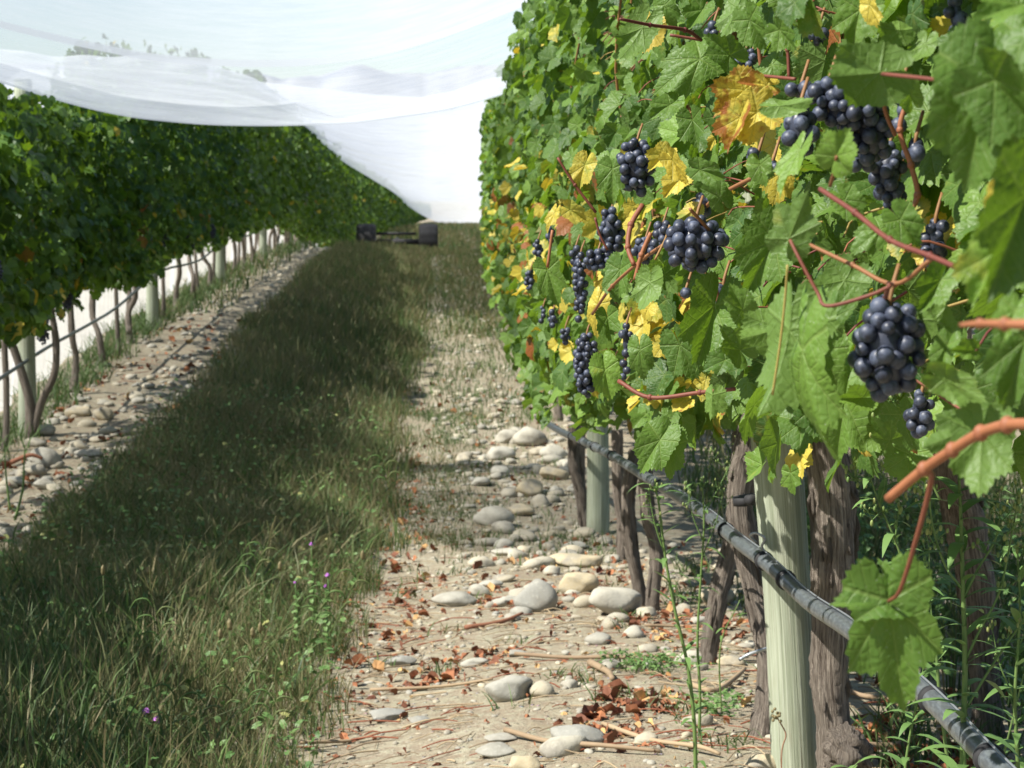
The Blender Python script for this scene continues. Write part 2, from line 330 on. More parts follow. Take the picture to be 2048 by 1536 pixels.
def put_leaves(mb, tpls, pos, nrm, tip, size, tint, wf=None):
    """pos = where the stalk meets the blade"""
    n = len(pos)
    if n == 0: return
    Z = norm(nrm); Yv = norm(tip-(tip*Z).sum(-1, keepdims=True)*Z); Xv = np.cross(Yv, Z)
    wf = np.ones(n) if wf is None else wf
    Mx = np.stack([Xv*(size*wf)[:, None], Yv*size[:, None], Z*size[:, None]], 1)
    k = rng.integers(0, len(tpls), n)
    for i, (V, Fs, uvs) in enumerate(tpls):
        s = k == i
        if s.any(): batch(mb, V, Fs, Mx[s], pos[s], uvs, tint[s])
# check the winding once: template's first quad should face +z
V, Fs, _ = HI[2]; q = Fs[0][40]; nz = np.cross(V[q[1]]-V[q[0]], V[q[2]]-V[q[0]])[2]
if nz < 0:
    for S in (HI, MID, LOW, VLOW):
        for i, (V, Fs, u) in enumerate(S): S[i] = (V, [f[:, ::-1].copy() for f in Fs], u)

def clump(x, y, z): return np.sin(x*5+y*3.1+z*4.3)*np.sin(y*4.7-z*6.1+1)+.6*np.sin(y*9.3+z*8.1+x*3)
FACE = [(0,.36),(3,.335),(7,.33),(11,.36),(14,.42),(20,.52),(26,.68),(42,1.08),(60,1.55),(90,2.3)]
RBOT = [(0,-.2),(1.5,-.2),(2.2,-.23),(2.9,-.30),(3.6,-.39),(4.4,-.46),(5,-.50),(6,-.65),(6.8,-.72),(8,-.72),(10,-.65),(12,-.58),(14,-.68),(20,-.82),(26,-.85),(40,-.55),(90,-.5)]
RTOP = [(0,.85),(5,.85),(7,.82),(8,.80),(9,.68),(11,.72),(20,1.0),(30,1.35),(60,1.3),(90,1.2)]
LFACE = [(0,-1.95),(45,-1.95),(60,-1.85),(80,-1.6),(110,-1.2),(150,-.5)]
LBOT = [(0,-.85),(8,-.72),(9,-.64),(11.4,-.57),(16.6,-.43),(21.8,-.32),(27,-.22),(31,-.4),(35,-.62),(43,-.95),(60,-1.05),(90,-1.2),(150,-1.25)]
LTOP = [(0,.6),(8,.52),(9,.42),(10.6,.42),(11.4,.55),(12.2,.78),(16.2,1.02),(22.4,1.26),(28,1.25),(33,1.12),(43,.88),(59,.76),(80,.4),(90,.0),(110,-.35),(150,-.55)]
KEEP = []                                 # what must stay uncovered: centre px,py, half sizes, distance
def thin(pos, tip, sz):
    c = pos+norm(tip)*sz[:, None]*.4-[0, 0, H]; dep = c@fv; ax = 1024+F*(c@rv)/dep; ay = 768-F*(c@uv_)/dep; rp = sz*F/dep*.62
    ok = np.ones(len(pos), bool)
    for (kx, ky, kw, kh, kd) in KEEP: ok &= ~(((ax-kx)/(kw+rp))**2+((ay-ky)/(kh+rp))**2 < 1) | (c[:, 1] > kd+.03)
    return ok
def canopy(mb, y0, y1, face, bot, top, sgn, n, tpls, size, xin=0.0, yellow=.03, fruit=None, depth=.16, seedz=0):
    """sgn=-1: the seen face looks towards -X (right row); +1: towards +X (left row)"""
    y = rng.uniform(y0, y1, n); b = interp(y, bot); t = interp(y, top)
    if sgn > 0: t = t+.13*np.sin(y*1.9)+.10*np.sin(y*.83+1)
    b = b+.05*np.sin(y*4.1+1)+.04*np.sin(y*9.7); t = t+.07*np.sin(y*3.3)+.05*np.sin(y*8.9+2)
    h = rng.uniform(0, 1, n); z = b+(t-b)*h
    hw = .27 if sgn > 0 else .43
    w_ = hw*(1-(.35 if sgn > 0 else .12)*np.clip((h-.75)/.25, 0, 1)**2-(.45 if sgn > 0 else .1)*np.clip((.15-h)/.15, 0, 1)**2)
    off = rng.exponential(depth, n); off = np.minimum(off, 2*w_)
    fx = interp(y, face)
    cx = fx-sgn*hw
    x = cx+sgn*(w_-off)+ sgn*((.11 if sgn > 0 else .055)*clump(fx, y, z)) - sgn*xin
    r = rng.normal(0, 1, (n, 6))
    nr = np.stack([sgn*(1+0*r[:, 0])+.7*r[:, 0], -.35+.75*r[:, 1], .45+.65*r[:, 2]], -1)
    tp = np.stack([sgn*.25+.4*r[:, 3], .5*r[:, 4], -1+.35*r[:, 5]], -1)
    sz = size*rng.uniform(.5, 1.25, n)
    br = np.clip(.47+.28*rng.normal(0, 1, n)+.12*clump(y, z, x), 0, 1); br = np.clip(br-(.40 if sgn > 0 else 0), 0, 1); ye = rng.uniform(0, .28, n); bw = rng.uniform(0, .42, n)  # left row: leaf tint lowered, backlit shade painted into the leaf colour
    yy = rng.uniform(0, 1, n); py = np.full(n, yellow)
    if fruit: py = yellow+fruit[2]*np.exp(-((z-fruit[0])/fruit[1])**2)
    s = yy < py; ye[s] = rng.uniform(.5, 1, s.sum()); bw[s] = rng.uniform(.1, .55, s.sum())
    s = rng.uniform(0, 1, n) < py*.3; bw[s] = rng.uniform(.7, 1.1, s.sum())
    pos = np.stack([x, y, z+H], -1)
    k = thin(pos, tp, sz) if sgn < 0 and y0 < 6 else np.ones(n, bool)
    put_leaves(mb, tpls, pos[k], nr[k], tp[k], sz[k], np.stack([br, ye, bw], -1)[k], rng.uniform(.8, 1.1, n)[k])

# hero leaves: base px,py, tip px,py, width factor, dist, depth swing, roll, side, brightness, yellow, brown
HERO = [
 (1976,172,1924,412,.86,1.15,.02,-20,1,.45,0,0),(1990,160,2110,300,.9,1.13,.0,25,1,.5,.05,0),(1760,145,1628,160,.92,1.45,.02,20,-1,.35,.1,.12),
 (1672,313,1700,250,1.25,1.42,.035,10,1,.95,.18,0),(1600,300,1548,398,.55,1.6,.02,35,1,.95,.1,0),(1578,478,1620,372,1.1,1.5,.02,-20,-1,.45,.25,.1),
 (2050,395,1965,640,.9,1.0,.03,-40,1,.12,0,0),(1578,660,1545,865,.9,1.55,.02,-25,-1,.55,.15,.12),(1605,700,1602,955,.34,1.5,.03,45,1,.75,.12,0),
 (1562,655,1462,690,1.0,1.68,.02,10,-1,.7,.1,.1),(1548,480,1485,600,.8,1.9,.02,-20,1,.5,0,.1),(1690,560,1640,640,1.2,1.8,.02,15,-1,.35,0,0),
 (1690,800,1668,940,.6,1.85,.02,-15,1,.6,0,0),(1725,795,1660,800,.8,1.8,.02,-25,1,.8,0,0),(1955,850,1832,905,.95,1.32,.02,10,-1,.12,0,0),
 (1965,870,1955,1008,1.05,1.3,.02,15,-1,.4,0,0),(1777,1200,1812,1450,.86,1.32,.0,-12,1,.5,.02,.05),(1776,1201,1648,1196,.62,1.325,.01,10,1,.4,.02,.0),(1777,1203,1772,1105,.5,1.34,-.01,60,1,.45,0,0),
 (1890,760,1975,800,.7,1.3,.0,-20,-1,.9,.38,.2),(2050,680,2000,850,.7,1.2,.0,-20,1,.45,0,0),(1990,505,1935,640,.55,1.12,.0,10,1,.95,.42,.1),(2000,385,1990,450,.7,1.12,.0,0,1,.9,.9,.1),
 (1300,55,1292,120,.9,2.8,.02,0,-1,.9,.95,.35),(1400,118,1300,175,.85,2.6,.03,-5,1,.55,.05,.05),(1285,55,1240,135,.75,2.75,.02,10,-1,.5,.2,.1),
 (1490,180,1415,245,.9,2.05,.02,0,1,.9,1,.75),(1515,225,1425,290,.9,1.98,.02,-15,1,.9,1,.6),(1480,235,1450,320,.7,1.97,.02,15,1,.9,.8,.8),(1535,170,1470,160,.8,2.02,.02,10,1,.9,.7,.9),(1500,265,1530,215,.7,2.0,.02,0,1,.95,.9,.2),(1500,180,1545,250,.8,2.15,.02,20,-1,.9,.85,.3),(1465,170,1520,155,.8,2.2,0,0,1,.9,.75,.3),
 (1225,338,1225,415,.95,2.85,.02,-10,1,.6,.05,.05),(1095,540,1120,622,.75,3.5,.02,-10,1,.7,.05,0),(1300,565,1290,632,1.05,2.45,.02,-10,-1,.85,.15,.1),
 (1430,610,1385,765,.62,2.3,.02,-20,1,.5,0,0),(1360,690,1400,775,.8,2.4,.02,20,1,.3,0,.05),(1210,740,1222,812,.75,3.1,.02,-15,1,.95,.3,0),(1215,635,1225,695,.8,2.9,.02,-10,1,.5,.05,.05),
 (1280,700,1285,765,.8,2.7,.02,-5,1,.55,0,0),(1240,540,1230,622,.7,2.8,.02,20,1,.45,0,0),(1425,790,1420,850,.8,2.2,.02,-10,-1,.9,.2,.15),(1320,880,1270,955,.8,3.0,.02,-10,1,.55,0,0),(1345,890,1330,965,.7,3.0,.02,0,1,.6,0,0),
 (1475,15,1445,92,.75,2.3,.02,-10,-1,.6,.15,.1),(1590,5,1570,60,1.2,1.7,.02,20,1,.2,.05,.05),(1560,212,1640,205,.42,1.75,.02,20,-1,.95,.2,.2),(2040,10,1925,40,.6,1.2,.02,20,1,.6,.1,0),(2040,75,1985,170,.8,1.25,.02,10,1,.4,0,0),
 (1720,20,1700,110,1.1,1.75,.02,-10,1,.65,.05,.1),(1800,60,1740,60,.9,1.7,.02,-10,-1,.8,.1,.1),(1620,20,1660,90,.7,1.7,.02,30,1,.5,.4,.1),(1740,10,1760,70,.45,1.7,.02,30,1,.9,.9,.25),
 (1850,90,1830,140,1.1,1.7,.02,-10,-1,.6,.1,.1),(1820,190,1800,130,.6,1.6,.03,10,1,.9,.2,.0),(1545,130,1510,180,.9,2.1,.02,0,1,.6,.1,.1),(1520,330,1530,380,1,2.0,.02,0,1,.6,.1,.1),(1400,340,1460,360,.7,2.15,.02,10,1,.5,.2,.05),
 (1360,360,1320,395,.9,2.4,.02,0,1,.85,.8,.25),(1330,310,1290,350,.9,2.5,.02,0,1,.85,.75,.3),(1385,420,1350,450,.9,2.35,.02,0,-1,.85,.7,.4),(1345,320,1385,380,.4,2.35,.02,10,1,.85,.95,.4),
 (1195,610,1180,680,.6,3.1,.0,10,1,.85,.95,.3),(1170,330,1150,390,.8,3.2,0,0,1,.8,.7,.4),(1110,425,1090,470,.5,3.4,0,20,1,.8,.9,.5),(1140,420,1180,445,.8,3.3,0,10,1,.8,.7,.2),
 (1690,400,1735,450,.9,1.75,.02,-10,1,.6,0,0),(1760,460,1700,500,.9,1.7,.02,-10,1,.55,0,0),(1800,440,1850,500,.9,1.6,.02,-10,1,.5,.05,0),(1880,560,1830,640,.7,1.5,.02,-20,1,.6,.05,0),(1870,640,1910,720,.7,1.5,.02,-10,-1,.55,.1,0),
 (1650,700,1620,800,.8,1.75,.02,-30,1,.6,.05,0),(1660,640,1700,560,.7,1.7,.02,0,1,.4,0,0),(1895,690,1870,760,.5,1.45,.02,0,1,.5,0,0),(1940,700,1900,700,.8,1.35,.02,-20,1,.7,.1,0),(2030,620,2000,690,.8,1.15,.02,0,1,.6,.05,0),
 (1780,880,1740,830,.9,1.9,.02,0,1,.4,0,0),(1480,700,1430,640,.9,1.95,.02,10,1,.55,.05,0),(1450,720,1400,740,.9,2.0,.02,0,1,.3,0,0),(1485,620,1460,560,.8,1.9,.02,20,1,.65,0,0),(1440,395,1410,340,.8,2.2,.02,10,1,.4,.1,.1),
 (1340,210,1290,240,.9,2.6,.02,0,1,.55,.1,.1),(1385,240,1400,310,.8,2.5,.02,10,1,.4,.05,.1),(1375,170,1330,215,.8,2.7,.02,10,1,.5,0,.1),(1500,40,1530,110,.8,2.1,.02,20,1,.6,.1,.1),(1460,110,1400,60,.8,2.4,.02,0,1,.4,0,0),
 (1405,20,1370,70,.9,2.6,.02,0,1,.55,0,0),(1560,60,1600,110,.9,1.9,.02,20,1,.65,.05,.1),(1330,10,1350,60,.9,2.8,.02,0,1,.6,0,0)]
RV = thing  # (shorthand)
VINES_R = [1.4, 2.9, 4.35, 4.55, 5.8, 7.05, 8.4, 9.75, 11.0]; d = 12.3
while d < 62: VINES_R.append(d); d += 1.35 if d < 30 else 2.7
right = {}
RL = {1.4:'grapevine closest to the camera, its big leaves and red canes filling the right edge',
 2.9:'heavily fruited grapevine with yellow leaves between the closest vine and the pale post',
 4.35:'grapevine with thick shaggy trunk and round burl just right of the nearest post',
 4.55:'grapevine with shaggy trunk rising just left of the nearest post, behind the drip pipe',
 5.8:'grapevine with a leaning bare trunk behind the thin weeds left of the nearest post',
 7.05:'grapevine with two thin twisted trunks midway between the two right-hand posts',
 8.4:'grapevine whose trunk rises just right of the second right-hand post',
 9.75:'grapevine whose trunk stands beside the second right-hand post among pale stones',
 11.0:'grapevine whose low leaves hang over the stones beyond the second right-hand post'}
for d in VINES_R:
    fx = float(interp(d, FACE))+.43; g = float(gz(fx, d))
    right[d] = thing('grapevine', (fx, d, g), RL.get(d, 'sunlit leafy grapevine in the distant stretch of the right row'), 'grapevine', 'vines of the right row' if d > 11.5 else None)
def nearest(d): return min(VINES_R, key=lambda k: abs(k-d))
# trunks of the right row
def trunk_px(vd, pts, wpx, dd, name='trunk', n=16, burl=None):
    mb = MB(); P3 = [P(a, b, c) for (a, b), c in zip(pts, dd)]
    rad = [w_*c/F/2 for w_, c in zip(wpx, dd)]; 
    tube(mb, P3, rad, n=20, seg=14, rough=.13)
    if burl:
        bp = P(burl[0], burl[1], burl[2]); V, q, t_ = sphere_tpl(28, 20); r_ = burl[3]*burl[2]/F/2
        nn = 1+.10*np.sin(V[:, 0]*7+V[:, 2]*9)+.09*np.sin(V[:, 1]*11+V[:, 2]*4)+.08*np.sin(V[:, 0]*17-V[:, 2]*13)+rng.normal(0, .025, len(V))
        mb.add(bp+V*r_*nn[:, None]*[1, 1, 1.08], [q, t_], V[:, :2]*.6)
    # shaggy bark strips standing off the trunk
    c, r = smoothpath(P3, rad, 10)
    for k in range(34):
        i = rng.integers(0, len(c)-8); a = rng.uniform(0, 6.28); o_ = np.array([math.cos(a), math.sin(a), 0])
        L_ = rng.integers(4, 8); pp = [c[i+j]+o_*r[i+j]*(1.02+.10*math.sin(j*1.1+k)*(k % 3)) for j in range(0, L_, 2)]
        if len(pp) > 1: tube(mb, pp, [r[i]*.10]*(len(pp)-1)+[r[i]*.03], n=4, seg=3, rough=.2)
    return mb.build('trunk', M['bark'], right[vd])
trunk_px(4.55, [(1522,1500),(1535,1400),(1532,1290),(1505,1150),(1480,1010),(1500,880),(1530,780)], [62,50,46,56,54,62,50], [4.6,4.62,4.66,4.72,4.74,4.74,4.74])
trunk_px(4.35, [(1682,1590),(1668,1440),(1660,1330),(1668,1150),(1666,1000),(1650,880),(1650,760)], [92,70,76,86,92,84,60], [4.12]*7, burl=(1694,1502,4.06,94))
trunk_px(2.9, [(1978,1500),(1972,1420),(1965,1300),(1950,1150),(1925,1020),(1895,930),(1890,800)], [70,58,62,74,80,70,50], [4.6,4.6,4.6,4.5,4.4,4.2,4.0])
trunk_px(5.8, [(1405,1400),(1418,1300),(1440,1180),(1465,1080),(1475,960),(1480,860)], [44,34,40,36,34,30], [5.75]*6)
trunk_px(7.05, [(1285,1262),(1278,1180),(1262,1090),(1255,1000),(1270,900)], [34,24,30,30,26], [7.05]*5)
trunk_px(7.05, [(1310,1262),(1305,1200),(1315,1100),(1295,1020),(1290,900)], [34,26,30,30,26], [6.95]*5)
trunk_px(8.4, [(1243,1160),(1245,1060),(1236,960),(1235,860)], [26,22,24,22], [8.5]*4)
trunk_px(9.75, [(1172,1090),(1165,1000),(1150,930),(1148,850)], [28,24,26,26], [9.7]*4)
for d in VINES_R:
    if d > 10.5:
        g = np.array(right[d].location); mb = MB(); zt = float(interp(d, RBOT))+H+.3; k = rng.normal(0, .06, 6)
        tube(mb, [g+[0, 0, -.05], g+[k[0], k[1], .3], g+[k[2], k[3], .6], [g[0]+k[4], g[1]+k[5], zt]], [.035, .025, .024, .02], n=8, seg=4, rough=.12); mb.build('trunk', M['bark'], right[d])
# bunches of grapes: px, py, width px, height px, distance
BUN = [(1775,697,150,225,1.5,1),(1390,487,128,118,2.3,1),(1700,215,150,110,1.85,1),(1745,270,110,120,1.85,.8),(1775,350,80,130,1.95,.9),(1597,262,84,125,1.82,.9),(1655,185,90,70,1.85,1),(1725,310,80,90,1.9,1),(1790,395,60,70,1.95,1),(1600,178,60,40,1.95,1),
 (1272,335,85,115,2.85,.9),(1222,468,62,110,3.4,.8),(1195,520,60,50,3.4,.8),(1290,500,60,60,3.1,.9),(1160,575,34,140,3.9,.9),(1172,730,62,130,3.8,.8),(1130,672,28,46,4.8,1),(1252,680,34,80,3.4,.8),(1250,740,26,60,3.4,.8),
 (1425,100,52,110,2.9,.7),(1490,122,56,58,2.9,1),(1515,315,60,45,2.25,1),(1545,332,50,50,2.3,1),(1408,405,54,62,2.4,1),(1635,72,44,50,2.4,1),(1912,30,60,90,1.7,1),(1905,150,72,90,1.6,1),(1800,215,44,110,1.8,.9),(1828,310,60,90,1.8,.8),
 (1868,485,74,120,1.95,.8),(1840,830,70,110,2.1,.8),(2030,312,50,50,1.6,1),(1445,610,40,110,2.45,.8),(1370,590,30,40,2.6,1),(1325,470,56,60,3.2,.8),(1150,520,30,60,4.0,.8),(1520,480,40,36,2.2,1),(1780,440,60,50,1.95,1),(1085,630,18,40,5.6,1),(1500,130,30,50,2.9,1),(1345,190,30,40,3,1)]
for b_ in BUN: KEEP.append((b_[0], b_[1], b_[2]*.42, b_[3]*.42, b_[4]))
for h_ in HERO:
    l_ = math.hypot(h_[2]-h_[0], h_[3]-h_[1]); KEEP.append((h_[0]*.6+h_[2]*.4, h_[1]*.6+h_[3]*.4, l_*.32, l_*.32, h_[5]))
# foliage of the right row, vine by vine
edges = [0.6]+[(a+b)/2 for a, b in zip(VINES_R[:-1], VINES_R[1:])]+[64]
FR = (-.16, .22, .26); FRN = (-.1, .2, .045)
for k, d in enumerate(VINES_R):
    y0, y1 = edges[k], edges[k+1]; L_ = y1-y0; mb = MB()
    if d < 11:
        T_ = HI if d < 3.5 else MID
        xin = .10 if y1 < 3.9 else (.05 if y1 < 5.5 else 0)
        canopy(mb, max(y0, .9) if d < 2 else y0, y1, FACE, RBOT, RTOP, -1, int(L_*1150), T_, .042, xin=xin, yellow=.008, fruit=FR if d > 3.5 else FRN, depth=.19)
        canopy(mb, y0, y1, FACE, RBOT, RTOP, -1, int(L_*330), LOW, .055, xin=.3, yellow=.006, fruit=FR if d > 3.5 else FRN, depth=.2)
    else:
        far = d > 28; canopy(mb, y0, y1, FACE, RBOT, RTOP, -1, int(L_*(1100 if d < 18 else 700 if not far else 300)), LOW if d < 22 else VLOW, .046 if d < 18 else .058 if not far else .085, yellow=.02, fruit=(-.3, .3, .22), depth=.18)
    mb.build('foliage', M['leaf'] if d < 11 else M['leaf_far'], right[d])
# shoots and leaf stalks inside the near canopy
for d in VINES_R[:6]:
    for k in range(5):
        y_ = d+rng.uniform(-.6, .6); z_ = float(interp(y_, RBOT))+H; fx = float(interp(y_, FACE)); x_ = fx+rng.uniform(.10, .25); w_ = rng.normal(0, .07, 6)
        mb = MB(); P3 = [(x_+.1, y_, z_+.1), (x_+w_[0]*.5, y_+w_[1], z_+.4), (x_+w_[2]*.5, y_+w_[3], z_+.75), (x_+w_[4]*.5, y_+w_[5]*2, z_+1.3)]
        tube(mb, P3, [.0042, .0038, .0032, .0022], n=8, seg=7, rough=.05, tint=(rng.uniform(.2, 1), rng.uniform(0, .25), 0)); c_, r2 = smoothpath(P3, [.004]*4, 4)
        for q in c_[1::3]: V, qq, t_ = sphere_tpl(8, 6); mb.add(q+V*[.0062, .0062, .005], [qq, t_], None, (.3, 0, 0))
        mb.build('cane', M['cane'], right[d])
    mb = MB()
    for k in range(int(130 if d < 4 else 60)):
        y_ = max(d+rng.uniform(-.7, .7), 1.3); fx = float(interp(y_, FACE)); a = rng.normal(0, .03, 3); z_ = rng.uniform(float(interp(y_, RBOT))+.05, .5)+H; b_ = np.array([fx+rng.uniform(.06, .12), y_, z_])
        pr = b_-[0, 0, H]; qx = 1024+F*pr.dot(rv)/pr.dot(fv); qy = 768-F*pr.dot(uv_)/pr.dot(fv)
        if any(((qx-k_[0])/(k_[2]+15))**2+((qy-k_[1])/(k_[3]+15))**2 < 1 and k_[4] > y_-.1 for k_ in KEEP): continue
        tube(mb, [b_, b_+[.02, a[0], .015+a[2]*.3], b_+[.07, a[1], .02+a[2]]], [.0011, .0012, .0016], n=5, seg=3, tint=(rng.uniform(0, .6), rng.choice([0, 0, .5]), 0), cap=False)
    o = mb.build('leaf_stalks', M['cane'], right[d]); o['kind'] = 'stuff'
for (bx, by, tx, ty, wf, d, dd, roll, side, br, ye, bw) in HERO:
    b = P(bx, by, d+.002); t_ = P(tx, ty, d-dd*.3); tip = t_-b; L_ = np.linalg.norm(tip); tip = tip/L_
    view = -b+np.array([0, 0, H]); view = view/np.linalg.norm(view)
    nrm = view+.55*np.array(SUN)*1.0; nrm = nrm/np.linalg.norm(nrm)
    if side < 0: nrm = -nrm
    a = math.radians(roll); nrm = nrm-tip*nrm.dot(tip); nrm /= np.linalg.norm(nrm)
    nrm = nrm*math.cos(a)+np.cross(tip, nrm)*math.sin(a)*side
    mb = MB(); put_leaves(mb, [HI[2]] if by == 1200 else HI, b[None], nrm[None], tip[None], np.array([L_*.86]), np.array([[br, ye*.9, bw*.8]]), np.array([.25+wf*.45]))
    o = mb.build('leaf', M['leaf'], right[nearest(min(d, 3.2))])
    if ye > .6: o['label'] = 'yellow leaf withering brown at its edges'
# canes and stalks
def cane(pts, d0, d1, w0, w1, col=(.5, 0, 0), nodes=True, name='cane'):
    n = len(pts); P3 = []; R_ = []
    for i, (a, b) in enumerate(pts):
        dd = d0+(d1-d0)*i/(n-1); P3.append(P(a, b, dd)); R_.append((w0+(w1-w0)*i/(n-1))*dd/F/2)
    mb = MB(); tube(mb, P3, R_, n=10, seg=6, rough=.03, tint=col)
    if nodes:
        for i in range(1, n-1):
            V, q, t_ = sphere_tpl(10, 8); mb.add(P3[i]+V*R_[i]*1.45*[1, 1, 1.1], [q, t_], None, (col[0]*.8, col[1]*.8, 0))
    return mb.build(name, M['cane'], right[nearest(min(d0, 3.2))])
red = (.25, 0, 0); orange = (.95, .0, 0)
cane([(1765,148),(1860,158),(1975,174)], 1.42, 1.2, 8, 9, red, False, 'leaf_stalk')
cane([(1640,378),(1710,425),(1780,480),(1860,512),(1930,542)], 1.45, 1.25, 10, 12, (.15, 0, 0))
cane([(1782,572),(1735,592),(1655,612),(1635,585),(1600,520),(1580,480)], 1.45, 1.5, 8, 7, red, False, 'leaf_stalk')
cane([(1865,517),(1790,568),(1705,530),(1620,490)], 1.42, 1.55, 10, 8, (.6, .1, 0))
cane([(1520,348),(1440,390),(1400,425),(1340,480),(1290,515),(1225,572),(1185,628)], 2.2, 2.9, 9, 6, (.7, .1, 0))
cane([(1285,410),(1262,450),(1256,495),(1268,530)], 2.65, 2.6, 11, 9, (.55, 0, 0)); cane([(1302,465),(1283,510),(1270,560)], 2.6, 2.6, 9, 9, orange)
cane([(1237,762),(1300,795),(1400,785),(1470,778)], 2.4, 2.3, 9, 8, (.3, 0, 0)); cane([(1240,38),(1300,50),(1370,60),(1402,80)], 2.4, 2.5, 6, 8, (.0, 0, 0))
cane([(1340,70),(1402,80)], 2.5, 2.5, 6, 6, red, False); cane([(1776,998),(1848,938),(1905,900),(1962,866),(2015,850),(2070,848)], 1.22, 1.1, 20, 25, orange)
cane([(1856,938),(1862,965),(1832,1080),(1800,1180),(1777,1203)], 1.22, 1.32, 13, 7, (.4, 0, 0), False, 'leaf_stalk')
cane([(1922,650),(1960,647),(2010,648),(2080,650)], .95, .9, 10, 24, orange); cane([(1968,40),(1955,100),(1930,200)], 1.5, 1.6, 14, 14, orange); cane([(1995,85),(1968,175)], 1.5, 1.4, 10, 10, (.7, 0, 0), False)
cane([(1815,200),(1800,260),(1822,330),(1835,390),(1815,430)], 1.75, 1.75, 10, 12, orange); cane([(1115,315),(1150,370),(1192,425)], 3.2, 3.2, 5, 6, (.3, 0, 0)); cane([(1105,460),(1095,535)], 3.3, 3.3, 6, 6, orange, False)
cane([(1563,45),(1575,100),(1578,158)], 2.0, 2.0, 7, 7, red); cane([(1465,145),(1530,152),(1590,158)], 2.1, 1.95, 6, 7, red, False); cane([(1660,372),(1668,345),(1673,313)], 1.45, 1.42, 8, 6, (.5, .1, 0), False, 'leaf_stalk')
cane([(1190,435),(1200,470),(1215,500)], 3.0, 3.0, 5, 5, red, False); cane([(1595,662),(1625,664)], 1.56, 1.6, 7, 7, red, False); cane([(1380,418),(1400,440),(1418,460)], 2.25, 2.28, 7, 7, (.6, .1, 0), False)
cane([(1575,530),(1570,600),(1560,690),(1545,790)], 1.5, 1.52, 5, 5, (.8, .7, 0), False, 'leaf_stalk'); cane([(1770,600),(1778,570)], 1.5, 1.45, 11, 9, red, False, 'leaf_stalk'); cane([(1765,165),(1770,220),(1790,270)], 1.7, 1.75, 9, 9, (.6, 0, 0), False)
cane([(1310,520),(1330,480),(1340,450)], 2.5, 2.5, 5, 5, (.7, .3, 0), False); cane([(1430,560),(1440,630)], 2.4, 2.4, 8, 8, (.5, 0, 0), False); cane([(1410,545),(1445,560)], 2.35, 2.35, 4, 4, (.6, 0, 0), False)
def bunch(px, py, wp, hp_, d, taper, parent, size=.0152, lab=None):
    c = P(px, py, d); w_ = wp*1.12*d/F/2; h_ = hp_*1.08*d/F/2; r = size/2*rng.uniform(.93, 1.05); pts = []; rad = []
    a, b = max(w_-r, .002), max(h_-r, .002)
    for _ in range(4200):
        q = rng.uniform(-1, 1, 3)
        if (q**2).sum() > 1: continue
        k = 1-(1-taper)*.5*(1-q[2])
        rr = r*rng.choice([1, .93, .86, .72], p=[.45, .3, .17, .08])
        p = np.array([q[0]*a*k, q[1]*a*k, q[2]*b])
        if pts and (np.linalg.norm(np.array(pts)-p, axis=1) < .86*(np.array(rad)+rr)).any(): continue
        pts.append(p); rad.append(rr)
        if len(pts) > 110: break
    cv_, cq, ct = sphere_tpl(14, 10); core = cv_*[a*.72, a*.72, b*.82]; core[:, :2] *= (1-(1-taper)*.5*(1-cv_[:, 2:3]))
    V, q, t_ = sphere_tpl(20, 14) if d < 2.6 else sphere_tpl(12, 8)
    mb = MB(); n = len(pts); rad = np.array(rad)
    S = np.zeros((n, 3, 3)); S[:, 0, 0] = rad; S[:, 1, 1] = rad; S[:, 2, 2] = rad*rng.uniform(.97, 1.1, n)
    batch(mb, V, [q, t_], S, np.array(pts)+c, None, np.stack([rng.uniform(0, 1, n)]*3, -1))
    mb.add(core+c, [cq, ct], None, (0, 0, 0))
    o = mb.build('grape_bunch', M['grape'], parent)
    st = MB(); tube(st, [c+[0, 0, b*.5], c+[.002, 0, b+r*.5], c+[.01, .01, b+r+.018]], [.002, .002, .0016], n=6, seg=3, tint=(.4, .2, 0))
    s = st.build('stalk', M['cane'], o); s.location = (0, 0, 0)
    return o
for (px, py, wp, hp_, d, tp) in BUN: bunch(px, py, wp, hp_, d, tp, right[nearest(min(d, 6))])
for (px, py, d) in [(1100,470,4.2),(1075,500,5),(1105,640,4.6),(1060,560,6)]: bunch(px, py, 26, 46, d, .8, right[nearest(d)])

# ------------------------------------------------------------ left row
VINES_L = []; d = 1.25
while d < 150: VINES_L.append(round(d, 2)); d += 1.3 if d < 30 else (2.6 if d < 60 else 7)
left = {}
ORD = ['first', 'second', 'third', 'fourth', 'fifth', 'sixth', 'seventh']
def lv_label(d):
    if d < 8.5: return 'grapevine of the left row standing just outside the left edge of the photo', 'vines of the left row before the photo begins'
    if abs(d-11.4) < .66: return 'grapevine with forked trunk hugging the first pale post of the shaded left row', None
    if d < 11.4: return ('leafy vine cut by the left edge, closest in view of the shaded left row' if d < 9.8 else 'grapevine just before the first post of the shaded left row'), None
    b = int((d-11.4-.3)//5.2); k = int(((d-11.4)-b*5.2)/1.3+.2)
    if b < 6 and d < 43: return '%s grapevine past the %s post of the shaded left row' % (ORD[min(max(k-1, 0), 3)], ORD[b]), None
    return 'distant dark grapevine near the far end of the left row', 'far vines of the left row'
le = [.6]+[(a+b)/2 for a, b in zip(VINES_L[:-1], VINES_L[1:])]+[155]
